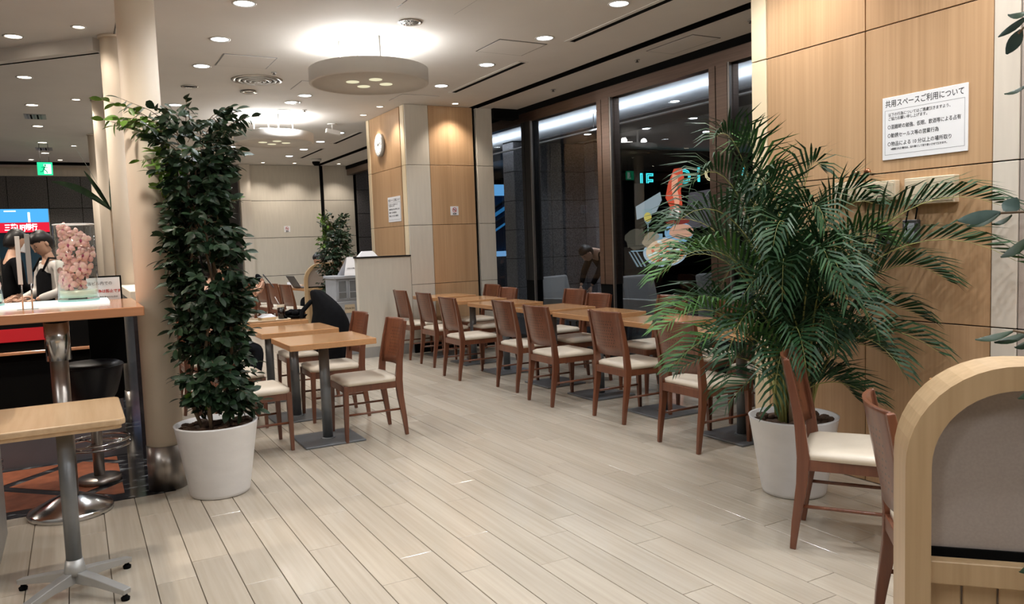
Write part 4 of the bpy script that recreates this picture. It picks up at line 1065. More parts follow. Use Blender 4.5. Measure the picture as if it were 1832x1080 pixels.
MB().lathe([(.04, -.004), (.085, -.004), (.095, -.016), (.075, -.024), (.04, -.014)], n=28, cap=False).build('ring', 'chrome', tsm)
MB().lathe([(.001, -.008), (.045, -.008)], n=20, cap=False).build('cover', 'whitemetal', tsm)
# round air diffuser
t = thing('air_diffuser', 'round chrome-edged air diffuser with stepped rings', 'air vent', (1.82, 8.63, ZC))
for i, r in enumerate((.262, .205, .15, .095, .045)):
    MB().lathe([(r, -.003-.004*i), (r-.012, -.014-.005*i), (r-.034, -.010-.005*i), (r-.042, -.001), (r-.03, -.001)], n=40, cap=False).build('vane_ring', 'steel' if i == 0 else 'alu', t)
MB().lathe([(.001, -.002), (.24, -.002)], n=36, cap=False).build('backing', 'darkmetal', t)
# hatches: thin dark frames
def hatch(x0, x1, y0, y1, label, m='darkmetal', w_=.012):
    t = thing('access_hatch', label, 'ceiling hatch', ((x0+x1)/2, (y0+y1)/2, ZC)); a, b = (x1-x0)/2, (y1-y0)/2
    MB().box(-a+w_, a-w_, -b+w_, b-w_, -.004, 0).build('lid', 'ceil', t)
    f = MB()
    for q in ((-a, a, -b, -b+w_), (-a, a, b-w_, b), (-a, -a+w_, -b, b), (a-w_, a, -b, b)): f.box(*q, -.002, 0)
    f.build('frame', m, t)
hatch(3.43, 3.93, 6.22, 6.70, 'square ceiling access hatch by the air slots')
hatch(4.98, 5.32, 5.445, 6.105, 'long access hatch in the window soffit')
hatch(4.98, 5.32, 3.4, 4.05, 'access hatch in the window soffit at the oak wall')
hatch(1.315, 1.80, 7.59, 8.09, 'ceiling access hatch left of the near ceiling disc', 'greysteel')
hatch(2.26, 2.74, 5.20, 5.69, 'ceiling access hatch at the top edge of the frame', 'greysteel', .006)
hatch(2.26, 2.74, 8.52, 9.02, 'ceiling access hatch behind the near ceiling disc', 'greysteel', .006)
hatch(3.545, 4.03, 8.88, 9.33, 'ceiling access hatch before the clock pillar', 'greysteel', .006)
# linear air slots
for i, (a, b) in enumerate([(3.2, 6.08), (6.91, 8.62), (12.0, 13.5), (14.2, 15.8)]):
    t = thing('linear_air_slot', 'long narrow air slot, %s from the camera' % ordn(i), 'air vent', (4.075, (a+b)/2, ZC), group='linear air slots'); L = (b-a)/2
    MB().box(-.055, -.014, -L, L, -.004, .0).box(.045, .055, -L, L, -.004, 0).box(-.055, .055, -L, -L+.02, -.006, 0).box(-.055, .055, L-.02, L, -.006, 0).build('frame', 'ceil', t)
    MB().box(-.014, .045, -L+.02, L-.02, -.0035, 0).build('slot', 'black', t)
# louvred vents over the bar hall
for i, y in enumerate((11.75, 15.2)):
    t = thing('louvre_vent', 'small louvred ceiling vent over the bar hall, %s' % ('near' if i == 0 else 'far'), 'air vent', (-.30, y, ZC))
    MB().box(-.12, .12, -.2, .2, -.006, 0).build('frame', 'alu', t)
    for k in range(5): MB().box(-.09+.036*k, -.07+.036*k, -.17, .17, -.010, -.006).build('slat', 'black' if k in (1, 3) else 'greysteel', t)
for x, y, lab in ((1.904, 8.22, 'before the round diffuser'), (5.13, 6.43, 'in the soffit above the middle window'), (5.146, 8.05, 'in the soffit above the left window'), (5.13, 4.9, 'in the soffit near the oak wall'), (2.75, 10.3, 'between the ceiling discs')):
    t = thing('sprinkler', 'tiny sprinkler head '+lab, 'sprinkler', (x, y, ZC))
    MB().lathe([(.03, 0), (.028, -.004), (.012, -.006)], n=16).build('plate', 'alu', t)
    MB().lathe([(.006, -.004), (.006, -.02), (.016, -.022), (.016, -.026)], n=12).build('head', 'darkmetal', t)
# dome camera & security camera
t = thing('dome_camera', 'black dome camera on the ceiling before the far wall', 'camera', (4.42, 15.9, ZC))
MB().lathe([(.11, 0), (.11, -.05), (.085, -.055)], n=24).build('housing', 'whitemetal', t); MB().sphere((0, 0, -.06), .08, 20, 10).build('dome', 'black', t)
t = thing('security_camera', 'small white security camera hanging near the clock pillar', 'camera', (3.42, 11.35, ZC))
MB().lathe([(.07, 0), (.07, -.015)], n=20).lathe([(.012, -.01), (.012, -.09)], n=10).build('mount', 'whitemetal', t)
MB().bar([(.12, .02, -.13), (-.10, -.02, -.10)], [.07, .07], [.06, .06], (0, 1, 0)).build('body', 'whitemetal', t, bevel=.006)

# ceiling discs with uplights on top
def disc(x, y, label):
    zb = 2.85; t = thing('ceiling_disc', label, 'pendant light', (x, y, zb)); r = .525
    MB().lathe([(.001, .012), (r-.03, .012), (r-.03, 0), (r-.005, 0), (r, .006), (r, .125), (r-.012, .132), (.001, .132)], n=72, cap=False).build('disc', 'disc', t)
    for hx, hy in ((-.155, 0), (.155, 0), (0, -.16), (0, .16)): MB().lathe([(.001, .009), (.057, .009), (.057, .0125)], hx, hy, 24, cap=False).build('glow_hole', 'hole_glow', t)
    for dx in (-.26, .26): MB().tube([(dx, 0, .13), (dx, 0, ZC-zb)], .010, 10).build('hanger_rod', 'whitemetal', t)
    for dy in (-.3, .3): MB().tube([(0, dy, .13), (0, dy, ZC-zb)], .010, 10).build('hanger_rod', 'whitemetal', t)
    for k in range(4):
        a = PI/4+k*PI/2; MB().tube([(.30*math.cos(a+q), .30*math.sin(a+q), .155) for q in (-.5, -.25, 0, .25, .5)], .013, 8).build('tube_lamp', 'lamp_ring', t)
        l = bpy.data.lights.new('uplight', 'POINT'); l.energy = P_RING; l.color = (1.0, .975, .94); l.shadow_soft_size = .05
        link('uplight', l, t, (.30*math.cos(a), .30*math.sin(a), .19))
disc(2.41, 6.80, 'near round white ceiling disc with four glowing holes')
disc(2.50, 11.0, 'second round white ceiling disc, farther back')
disc(2.45, 2.60, 'unseen round ceiling disc above the camera, added as fill light')  # unseen disc added for frontal fill
disc(2.45, -1.6, 'unseen round ceiling disc behind the camera, added as fill light')  # likewise added, lights the ceiling and camera-facing surfaces

# ================================================================== SMALL THINGS AT THE TREE TABLES
tr = thing('serving_tray', 'pale tray on the third table beside the seated person', 'tray', (1.53, 7.45, .755))
MB().prism(rrect(-.19, .19, -.14, .14, .03), 0, .006).build('base', 'beigeplastic', tr, bevel=.002)
MB().tube([(x, y, .012) for x, y in rrect(-.19, .19, -.14, .14, .03)+[(.19, .11)]], .006, 6).build('rim', 'beigeplastic', tr)
sw = thing('sandwich', 'wrapped sandwich on the tray', 'sandwich', (1.53, 7.44, .763), R(15))
MB().prism(rrect(-.075, .075, -.045, .045, .02), 0, .028).build('bread', mat('bread', (.62, .44, .26), .8, noise=.15), sw, bevel=.006)
MB().add([(-.08, -.04, .028), (.07, -.045, .028), (.075, .045, .03), (-.07, .05, .03), (-.03, -.02, .062), (.04, -.01, .055), (.03, .03, .05), (-.03, .03, .055)], [(0, 1, 5, 4), (1, 2, 6, 5), (2, 3, 7, 6), (3, 0, 4, 7), (4, 5, 6, 7)]).build('paper_wrap', 'white', sw)
cu = thing('iced_coffee_glass', 'dark iced drink with a straw on the tray', 'drink', (1.665, 7.46, .763))
MB().lathe([(.028, 0), (.034, .11)], n=24).build('drink', mat('dark_coffee', (.012, .006, .004), .08), cu)
MB().lathe([(.034, .11), (.036, .135), (.034, .135)], n=24, cap=False).build('cup_rim', 'beigeplastic', cu)
MB().tube([(.0, .0, .11), (-.05, -.01, .21)], .004, 8).build('straw', 'white', cu)
sc_ = thing('black_pouch', 'crumpled black scarf in a dark round tray on the third table', 'scarf', (1.80, 7.52, .755))
MB().lathe([(.10, 0), (.125, .028), (.118, .03), (.095, .006)], n=28).build('round_tray', 'black', sc_)
k_ = MB(); rr = random.Random(2)
for i in range(16): a = rr.uniform(0, 6.28); q = rr.uniform(0, .065); k_.sphere((q*math.cos(a), q*math.sin(a), .035+rr.uniform(0, .035)), rr.uniform(.022, .038), 8, 6, (1, .8, .7))
k_.build('cloth_folds', 'blackcloth', sc_)
# black coat / rucksack over the chair
def blob(name, m, parent, rings_, n=20, sub=1):
    """rings_: (center, rx, ry, wobble) lofted in z"""
    rr = random.Random(9); R_ = []
    for (cx, cy, cz, rx, ry) in rings_:
        R_.append([(cx+rx*math.cos(2*PI*k/n)*(1+.07*math.sin(5*k+cz*20)), cy+ry*math.sin(2*PI*k/n)*(1+.07*math.cos(3*k+cz*15)), cz+.006*math.sin(4*k)) for k in range(n)])
    o = MB().loft(R_, True, True).build(name, m, parent)
    s = o.modifiers.new('sub', 'SUBSURF'); s.levels = s.render_levels = sub; return o
bc = thing('black_coat', 'black padded coat hung over the chair right of the third table', 'coat', (2.09, 7.36, 0))
blob('coat_body', 'blackcloth', bc, [(0, 0, .13, .12, .22), (0, 0, .25, .19, .27), (.0, 0, .45, .20, .28), (.01, 0, .65, .185, .27), (.01, .01, .80, .15, .23), (-.03, .04, .90, .11, .17), (-.08, .07, .985, .07, .09), (-.10, .08, 1.02, .04, .05)])
MB().tube([(-.04, .10, .93), (-.15, .08, .90), (-.24, .05, .82), (-.26, .03, .72), (-.20, .02, .66)], [.02, .024, .024, .02, .018], 8).build('strap', 'blackcloth', bc)
# black bag on the far chair, laptop, white things on the far table
fb_ = thing('black_bag', 'black bag on the leftmost far chair', 'bag', (2.98, 14.7, .46))
blob('bag_body', 'blackcloth', fb_, [(0, 0, 0, .10, .16), (0, 0, .12, .13, .18), (-.03, 0, .30, .10, .16), (-.06, 0, .45, .06, .10), (-.09, 0, .52, .03, .05)])
lt = thing('laptop', 'open dark laptop tilted on the far table', 'laptop', (3.40, 13.4, .742), R(8))
MB().box(-.12, .12, -.17, .17, 0, .016, .003).build('base', 'darkplastic', lt)
MB().bar([(-.12, 0, .01), (-.24, 0, .21)], [.34, .34], [.010, .010], (0, 1, 0)).build('screen', 'darkplastic', lt)
pb = thing('paper_stack', 'white papers on the far table', 'papers', (3.36, 14.1, .742), R(20)); MB().box(-.11, .11, -.15, .15, 0, .03).build('sheets', 'white', pb); MB().box(-.06, .04, -.03, .05, .03, .075, .004).build('cup', 'white', pb)

# ---- grey cabinet beyond the low partition
rk = thing('tray_return_cabinet', 'grey cabinet with two glazed hatches behind the low partition', 'cabinet', (3.06, 9.98, 0), R(4))
MB().box(-.13, .33, -.02, .40, 0, .70, .004).build('lower_body', 'rackgrey', rk)
MB().box(-.12, .33, 0, .38, .70, 1.0, .004).build('upper_body', 'rackgrey', rk)
MB().box(-.14, .34, -.03, .40, 1.0, 1.035, .004).build('top', 'rackgrey', rk)
for x in (-.095, .055):
    f = MB(); f.box(x, x+.012, -.012, 0, .73, .98).box(x+.113, x+.125, -.012, 0, .73, .98).box(x, x+.125, -.012, 0, .97, .98).box(x, x+.125, -.012, 0, .73, .742).box(x, x+.125, -.010, 0, .82, .828)
    h = f.build('hatch_frame', 'rackgrey', rk); MB().box(x+.012, x+.113, -.004, 0, .742, .97).build('hatch_glass', mat('hatch_glass', (.16, .17, .18), .10, noise=.1), h)
MB().box(-.02, .12, -.024, -.02, .55, .66).build('label_plate', 'beigeplastic', rk)
lt2 = textmesh('燃えるゴミ', .026, 'ink', parent=rk, mtx=Matrix.Translation((.05, -.0245, .60)) @ fm, ax='CENTER', bold=.001)
t = thing('tent_card', 'white tent card standing on the grey cabinet', 'card', (3.13, 10.05, 1.037), R(10))
MB().add([(-.10, -.10, 0), (.10, -.10, 0), (.10, 0, .24), (0, 0, .24), (-.10, .10, 0), (.10, .10, 0)], [(0, 1, 2, 3), (4, 3, 2, 5)]).build('card', 'white', t)
textmesh('分別のお願い', .022, 'ink', parent=t, mtx=Matrix.Translation((-.04, -.068, .085)) @ Matrix.Rotation(R(67), 4, 'X'))
t = thing('napkin_box', 'white wedge-shaped stand on top of the low partition', 'stand', (3.24, 9.56, 1.281))
MB().add([(-.12, -.05, 0), (.13, -.05, 0), (.13, .05, 0), (-.12, .05, 0), (-.06, -.02, .068), (.075, -.02, .068), (.075, .03, .068), (-.06, .03, .068)], [(0, 3, 2, 1), (4, 5, 6, 7), (0, 1, 5, 4), (1, 2, 6, 5), (2, 3, 7, 6), (3, 0, 4, 7)]).build('wedge', 'white', t)
MB().box(.10, .11, -.03, .03, .0, .03).build('clip', 'alu', t)

# ================================================================== PEOPLE
def skin(name, chains, m, parent, sub=2):
    """chains: list of [(point, radius), ...]; the first chain holds the root; points equal to an existing one are shared"""
    pts, rad, ed, key = [], [], [], {}
    for ch in chains:
        prev = None
        for p, r in ch:
            k = tuple(round(c, 4) for c in p)
            if k not in key: key[k] = len(pts); pts.append(tuple(p)); rad.append(r)
            i = key[k]
            if prev is not None and prev != i: ed.append((prev, i))
            prev = i
    me = bpy.data.meshes.new(name); me.from_pydata(pts, ed, []); me.materials.append(MT[m] if isinstance(m, str) else m)
    o = link(name, me, parent); s = o.modifiers.new('skin', 'SKIN'); s.use_smooth_shade = True
    sv = me.skin_vertices[0].data
    for i, r in enumerate(rad):
        r = r if isinstance(r, (tuple, list)) else (r, r)
        sv[i].radius = r; sv[i].use_root = (i == 0)
    b = o.modifiers.new('sub', 'SUBSURF'); b.levels = b.render_levels = sub
    return o
def head(parent, c, yaw, pitch, m_hair='hair', mask=False, hair_len=0., size=1., roll=0.):
    """head centred at c, looking along local +Y after yaw/pitch"""
    M = Matrix.Translation(c) @ Matrix.Rotation(yaw, 4, 'Z') @ Matrix.Rotation(pitch, 4, 'X') @ Matrix.Rotation(roll, 4, 'Y') @ Matrix.Scale(size, 4)
    h = MB(); h.M = M; rings = []; n = 20
    prof = [(-.118, .012, .055), (-.110, .030, .045), (-.095, .046, .034), (-.065, .060, .020), (-.03, .069, .008), (.0, .074, .0), (.04, .078, -.004), (.075, .070, -.006), (.10, .050, -.006), (.116, .02, -.004)]
    for z, r, fy in prof:
        ry = r*1.22; ring = []
        for k in range(n):
            a = 2*PI*k/n; x, y = r*math.cos(a), ry*math.sin(a)+fy*.5
            if math.sin(a) > .9 and -.045 < z < .01: y += .010
            ring.append((x, y, z))
        rings.append(ring)
    h.loft(rings, True, True)
    h.tube([(0, .078, .022), (0, .096, -.018), (0, .101, -.030), (0, .086, -.038)], [.006, .009, .012, .006], 8)
    for s in (-1, 1): h.sphere((s*.077, -.005, -.008), .022, 8, 6, (.35, .7, 1.2))
    ho = h.build('head', 'skin', parent)
    e = MB(); e.M = M
    for s in (-1, 1): e.sphere((s*.031, .080, .006), .010, 8, 6, (1.2, .5, .6)); e.box(s*.031-.016, s*.031+.016, .083, .089, .024, .029)
    e.build('eyes_and_brows', 'hair', ho)
    e = MB(); e.M = M
    if mask: e.loft([[(.052*math.cos(a), .045+.062*math.sin(a), z) for a in [PI*k/10 for k in range(11)]] for z in (-.105, -.06, -.012)], True, False, closed=False); e.build('face_mask', 'white', ho)
    else: e.tube([(-.02, .083, -.060), (0, .089, -.058), (.02, .083, -.060)], [.003, .005, .003], 6); e.build('mouth', mat('lips', (.42, .16, .14), .5), ho)
    hr = MB(); hr.M = M; rings = []
    for z, r, sh in ((-.075-hair_len, .055, -.045), (-.04-hair_len, .074, -.034), (.0, .083, -.026), (.035, .087, -.016), (.06, .087, -.004), (.09, .077, 0), (.115, .056, 0), (.130, .02, 0)):
        rings.append([(r*math.cos(2*PI*k/n), (r*1.18*math.sin(2*PI*k/n) if z > .03 else min(r*1.18*math.sin(2*PI*k/n), .045 if z > .0 else .02))+sh*(1 if z < .05 else .4), z+.006*math.sin(3*k)) for k in range(n)])
    hr.loft([[(x*.95, y*.95, z) for x, y, z in r] for r in rings], True, True); hr.build('hair', m_hair, ho)
    return ho
def hand(parent, wrist, d, palm_n, thumb_side, curl=.5, sc=1.):
    """wrist point, finger direction d, palm normal, thumb side vector"""
    d = Vector(d).normalized(); n = Vector(palm_n); n = (n-d*n.dot(d)).normalized(); t_ = Vector(thumb_side); t_ = (t_-d*t_.dot(d)-n*t_.dot(n)).normalized()
    w_ = Vector(wrist); ch = [[(w_, .022*sc), (w_+d*.04*sc, (.028*sc, .016*sc)), (w_+d*.085*sc, (.030*sc, .014*sc))]]
    o = skin('hand', ch, 'skin', parent, 2)
    for i, L in enumerate((.070, .080, .074, .058)):
        off = t_*(.030-.020*i)*sc; b = w_+d*.070*sc+off; p1 = b+d*.025*sc; pts = [(b, .0085*sc), (p1, .0088*sc)]; dd = d; p = p1
        for k in range(3):
            dd = (dd+n*curl*(.55 if k == 0 else .7)).normalized(); p = p+dd*L*sc*(.42, .33, .25)[k]; pts.append((p, (.0082, .0075, .0062)[k]*sc))
        skin('finger', [pts], 'skin', o, 1)
    b = w_+d*.020*sc+t_*.018*sc; p1 = b+(t_*.8+d*.6).normalized()*.035*sc; p2 = p1+(t_*.25+d+n*.5).normalized()*.030*sc; p3 = p2+(d+n*.7-t_*.1).normalized()*.024*sc
    skin('thumb', [[(b, .012*sc), (p1, .011*sc), (p2, .0095*sc), (p3, .0075*sc)]], 'skin', o, 1)
    return o
def person(label, cat='person', J=None, top='blackcloth', legs='navycloth', shoe='leather', headargs=None, hands=True, apron=None, sleeve=1.0):
    t = thing('person', label, cat, (0, 0, 0)); V = {k: Vector(v) for k, v in J.items()}
    pv, ch, nk = V['pelvis'], V['chest'], V['neck']; mid = (pv+ch)/2
    arms = lambda r0, r1, r2: [[(V['chest'], (.12, .10)), (V['sh'+s], r0), (V['el'+s], r1), (V['wr'+s], r2)] for s in 'LR']
    lg = lambda r0, r1, r2: [[(pv, (.13, .11)), (V['hip'+s], r0), (V['kn'+s], r1), (V['an'+s], r2)] for s in 'LR']
    body = [[(pv, (.125, .10)), (mid, (.115, .09)), (ch, (.125, .10)), (nk, .052), (V['head']-(V['head']-nk)*.35, .048)]]+arms(.045, .036, .024)+lg(.075, .048, .034)
    skin('body', body, 'skin', t)
    sl = [[(ch, (.145, .115)), (V['sh'+s], .062), (V['el'+s], .050), (V['el'+s].lerp(V['wr'+s], .9*sleeve), .036)] for s in 'LR']
    skin('top', [[(pv, (.150, .120)), (mid, (.140, .112)), (ch, (.145, .118)), (nk+(ch-nk)*.18, .066)]]+sl, top, t)
    skin('trousers', [[(pv+(mid-pv)*.25, (.148, .118)), (pv, (.145, .118))]]+[[(pv, (.145, .118)), (V['hip'+s], .092), (V['kn'+s], .066), (V['an'+s], .050)] for s in 'LR'], legs, t)
    for s in 'LR':
        a = V['an'+s]; toe = V['toe'+s]; d = toe-a; d.z = 0; d.normalize()
        skin('shoe', [[(Vector((a.x, a.y, .045))-d*.06, .036), (Vector((a.x, a.y, .045))+d*.04, .042), (Vector((a.x, a.y, .036))+d*.14, .034)]], shoe, t)
    head(t, V['head'], **(headargs or {}))
    return t, V
# seated person with the phone (facing +X)
y0 = 7.46; x0 = .95
J = dict(pelvis=(x0-.02, y0, .56), chest=(x0+.06, y0, .93), neck=(x0+.10, y0, 1.12), head=(x0+.17, y0, 1.25),
    shL=(x0+.07, y0+.17, 1.05), elL=(x0+.26, y0+.22, .86), wrL=(x0+.47, y0+.06, 1.01), shR=(x0+.07, y0-.17, 1.05), elR=(x0+.26, y0-.22, .84), wrR=(x0+.46, y0-.07, .99),
    hipL=(x0+.05, y0+.09, .54), knL=(x0+.46, y0+.13, .53), anL=(x0+.40, y0+.14, .09), toeL=(x0+.6, y0+.14, .03),
    hipR=(x0+.05, y0-.09, .54), knR=(x0+.47, y0-.16, .53), anR=(x0+.36, y0-.20, .09), toeR=(x0+.56, y0-.24, .03))
pt, V = person('seated person in black holding up a phone behind the tall tree', J=J, headargs=dict(yaw=-PI/2, pitch=-.25))
hand(pt, V['wrR'], (.62, .12, .55), (-.45, .55, .5), (-.3, .2, .9), .45, 1.05)
hand(pt, V['wrL'], (.60, -.12, .52), (-.45, -.55, .5), (-.3, -.2, .9), .45, 1.05)
ph = tag(MB().box(-.038, .038, -.005, .005, -.078, .078, .003).build('phone', 'darkplastic', None), 'dark phone held up by the seated person', 'phone')
ph.matrix_world = Matrix.Translation((x0+.615, y0-.005, 1.125)) @ Matrix.Rotation(R(90-12), 4, 'Z') @ Matrix.Rotation(R(-35), 4, 'X')
# two staff members beyond the bar
def stand(x, y, yaw, lean=0., hgt=1.0, label='', top='whitecloth', apron=False, mask=False, hp=-.35, arms=None):
    c, s = math.cos(yaw), math.sin(yaw)
    def P(lx, ly, z): return (x+c*lx-s*ly, y+s*lx+c*ly, z*hgt)
    J = dict(pelvis=P(0, 0, .93), chest=P(0, .04, 1.27), neck=P(0, .05, 1.44), head=P(0, .10, 1.575), shL=P(-.17, .04, 1.37), shR=P(.17, .04, 1.37),
        elL=P(-.22, .06, 1.10), elR=P(.22, .06, 1.10), wrL=P(-.14, .27, 1.03), wrR=P(.14, .27, 1.03), hipL=P(-.09, 0, .88), hipR=P(.09, 0, .88), knL=P(-.10, .02, .49), knR=P(.10, .02, .49),
        anL=P(-.10, -.01, .09), anR=P(.10, -.01, .09), toeL=P(-.11, .2, .03), toeR=P(.11, .2, .03))
    t, V = person(label, J=J, top=top, headargs=dict(yaw=yaw, pitch=hp, mask=mask))
    d = Vector((-s, c, 0))
    for q, sd in (('L', 1), ('R', -1)): hand(t, V['wr'+q], d+Vector((0, 0, -.15)), (c*sd, s*sd, -.4), (0, 0, 1), .5)
    if apron:
        rings = []
        for z, r in ((.50, .165), (.75, .168), (.93, .166), (1.10, .155), (1.25, .152), (1.33, .11)):
            w0 = 1.25 if z < 1.0 else .95
            rings.append([(x+c*(r*1.08*math.sin(a))-s*(r*.86*math.cos(a)+.03), y+s*(r*1.08*math.sin(a))+c*(r*.86*math.cos(a)+.03), z*hgt) for a in [w0*(k/8-1)*1.0 for k in range(17)]])
        MB().loft(rings, True, False, closed=False).build('apron', 'blackcloth', t)
        for sd in (-1, 1): MB().tube([P(sd*.09, .16, 1.30), P(sd*.085, .09, 1.43), P(sd*.07, -.03, 1.42), P(sd*.05, -.11, 1.25)], .011, 6).build('apron_strap', 'blackcloth', t)
    return t, V
stand(-.17, 8.95, R(118), label='staff member in a white shirt and black apron looking down', apron=True, hgt=.985, hp=-.55)
stand(-.62, 9.9, R(-70), label='person in a dark jacket and face mask behind the left flower vase', top='blackcloth', mask=True, hp=-.25, hgt=1.015)
# head of a person sitting beyond the far arched screen
def seated_far(x, y, yaw, label):
    c, s = math.cos(yaw), math.sin(yaw)
    def P(lx, ly, z): return (x+c*lx-s*ly, y+s*lx+c*ly, z)
    J = dict(pelvis=P(0, 0, .56), chest=P(0, .06, .90), neck=P(0, .08, 1.07), head=P(0, .13, 1.20), shL=P(-.17, .05, 1.0), shR=P(.17, .05, 1.0), elL=P(-.22, .16, .80), elR=P(.22, .16, .80),
        wrL=P(-.10, .36, .80), wrR=P(.10, .36, .80), hipL=P(-.09, .05, .54), hipR=P(.09, .05, .54), knL=P(-.12, .44, .53), knR=P(.12, .44, .53), anL=P(-.12, .40, .09), anR=P(.12, .40, .09), toeL=P(-.12, .6, .03), toeR=P(.12, .6, .03))
    t, V = person(label, J=J, headargs=dict(yaw=yaw, pitch=-.4)); return t
seated_far(3.80, 13.3, R(80), 'seated person whose dark hair shows above the far arched screen')
chair(3.80, 13.28, (-.98, .17), 'far chair behind the arched screen, used by the seated person')

# ================================================================== OUTSIDE THE GLASS
struct(MB().box(XW+.1, 16, -2, 20, .0, .002).build('floor_corridor', mat('dark_polished_floor', (.035, .034, .036), .12, noise=.2, scale=(3, 3, 3))))
struct(MB().box(XW+.12, 7.46, -2, 20, 3.22, 3.4).box(8.42, 16, -2, 20, 3.22, 3.4).build('ceiling_corridor', mat('corridor_ceiling', (.55, .55, .56), .8, noise=.03)))
struct(MB().box(7.46, 8.42, -2, 20, 3.20, 3.4).build('trim_3', mat('dark_ceiling_band', (.13, .12, .12), .7, noise=.05)))
tl = thing('linear_uplight', 'long linear uplight brightening the corridor ceiling beyond the glass', 'ceiling light', (6.75, 7.5, 2.97))
MB().box(-.03, .03, -6, 6, 0, .02).build('trough', 'whitemetal', tl)
for yy in (-6, -2, 2, 6): MB().tube([(0, yy, .02), (0, yy, .25)], .004, 6).build('hanger', 'darkmetal', tl)
for yy in (-5, -3, -1, 1, 3, 5):
    l = bpy.data.lights.new('lamp', 'AREA'); l.shape = 'RECTANGLE'; l.size = .05; l.size_y = 1.9; l.energy = 14; l.color = (.80, .90, 1); k = link('lamp', l, tl, (0, yy, .03)); k.rotation_euler = (PI, 0, 0)
go = struct(MB().box(7.10, 9.10, 12.54, 12.9, 0, 3.3).box(8.66, 8.92, 12.2, 12.56, 0, 3.3).build('wall_corridor', 'black'))
zc = [0, .55, 1.08, 1.61, 2.14, 2.67, 3.2]
blocks(go, 5.64, 8.2, 17.1, zc, .64, 'granite')
blocks(go, 7.10, 8.64, 12.49, zc, .77, 'granite')
for a, b in zip(zc[:-1], zc[1:]):
    MB().box(8.645, 8.93, 12.17, 12.21, a+.006, b-.006).build('granite_slab', 'granite_lit', go)
    MB().box(8.645, 8.66, 12.21, 12.5, a+.006, b-.006).build('granite_slab', 'granite_lit', go)
    MB().box(7.09, 7.105, 12.5, 12.9, a+.006, b-.006).build('granite_slab', 'granite_lit', go)
struct(MB().box(16, 16.1, -2, 20, 0, 3.4).box(XW+.1, 16, 19.9, 20, 0, 3.4).build('wall_corridor_end', 'black'))
struct(MB().box(XW+.3, 16, -2.1, -2, 0, 3.4).build('wall_corridor_side', 'granite'))
# escalator in blue light
es = thing('escalator', 'escalator in blue light seen through the leftmost glass pane', 'escalator', (8.77, 16.0, 0))
bl = emit('blue_backlight', (.05, .33, .75), .42)
MB().box(-.75, .75, .7, .75, 1.05, 2.75).build('back_glass', mat('deep_blue_glass', (.01, .03, .06), .1), es)
MB().box(-.75, .75, .60, .69, 2.50, 2.76).build('upper_light', emit('sky_blue_light', (.16, .48, .9), .85), es)
MB().box(-.75, .75, .55, .69, 1.05, 1.17).build('lower_light', emit('pale_blue_light', (.25, .55, .95), .7), es)
for i, (z, th, m_) in enumerate(((1.98, .055, bl), (1.62, .02, bl), (2.14, .05, 'black'), (1.80, .03, 'darkmetal'))):
    MB().bar([(-.75, .3, z-.34), (.75, .3, z+.52)], [.12]*2, [th]*2, (0, 1, 0)).build('balustrade', m_, es)
MB().box(-.75, .75, .2, .7, 0, 1.05).build('base', 'granite', es)
l = bpy.data.lights.new('blue_light', 'AREA'); l.energy = 6; l.color = (.15, .45, 1); l.size = 1.2; link('blue_light', l, es, (0, -.2, 2.6))
# restaurant front: illuminated food poster and neon letters
rf = thing('restaurant_front', 'dark restaurant front with turquoise neon letters beyond the glass', 'shop front', (11.3, 13.0, 0))
MB().box(-1.9, 3.2, .05, .3, 0, 3.21).build('facade', 'black', rf)
neon = emit('turquoise_neon', (.06, .75, .80), 1.5); neonw = emit('cream_neon', (.95, .80, .45), 1.0)
def neon_text(ch, x, z, s, m): 
    cu = bpy.data.curves.new('t', 'FONT'); cu.body = ch; cu.size = s; cu.fill_mode = 'NONE'; cu.bevel_depth = .012; cu.bevel_resolution = 1; cu.resolution_u = 3
    o = bpy.data.objects.new('t', cu); COL.objects.link(o); dg = bpy.context.evaluated_depsgraph_get(); me = bpy.data.meshes.new_from_object(o.evaluated_get(dg)); bpy.data.objects.remove(o)
    me.materials.clear(); me.materials.append(m); k = link('neon_letter', me, rf); k.matrix_basis = Matrix.Translation((x, .02, z)) @ fm
for ch, x, z, m in (('I', -.92, 2.42, neon), ('E', -.76, 2.42, neon), ('D', .17, 2.52, neon), ('I', .66, 2.56, neon), ('O', .88, 2.58, neonw), ('T', 1.30, 2.58, neon), ('T', 1.62, 2.58, neon), ('I', 1.98, 2.58, neon)): neon_text(ch, x, z, .42, m)
po = thing('food_poster', 'backlit food poster with a pizza, flame and wine glass', 'poster', (11.3, 12.88, 0))
def E_(n, c, s=.8): return emit(n, c, s)
MB().box(-1.46, 1.25, 0, .10, .74, 2.50).build('panel', mat('poster_black', (.01, .01, .012), .2), po)
def disc2(cx, cz, rx, rz, y, m, name, n=32, wob=0., seed=1):
    rr = random.Random(seed)
    MB().add([(cx+rx*(1+wob*rr.uniform(-1, 1))*math.cos(2*PI*k/n), y, cz+rz*(1+wob*rr.uniform(-1, 1))*math.sin(2*PI*k/n)) for k in range(n)]+[(cx+rx*math.cos(2*PI*k/n), y+.004, cz+rz*math.sin(2*PI*k/n)) for k in range(n)], [tuple(range(n))]+[(k, n+k, n+(k+1) % n, (k+1) % n) for k in range(n)]).build(name, m, po)
disc2(-.38, 1.06, .60, .31, -.008, E_('poster_plate', (.50, .62, .72), .75), 'plate')
disc2(-.37, 1.07, .54, .27, -.012, E_('poster_cheese', (.88, .62, .40), .85), 'pizza', wob=.03)
rr = random.Random(3); cols = [E_('poster_salmon', (.85, .22, .12), .8), E_('poster_cream', (.75, .88, .85), .9), E_('poster_leaf', (.12, .28, .12), .6)]
tp = [MB(), MB(), MB()]
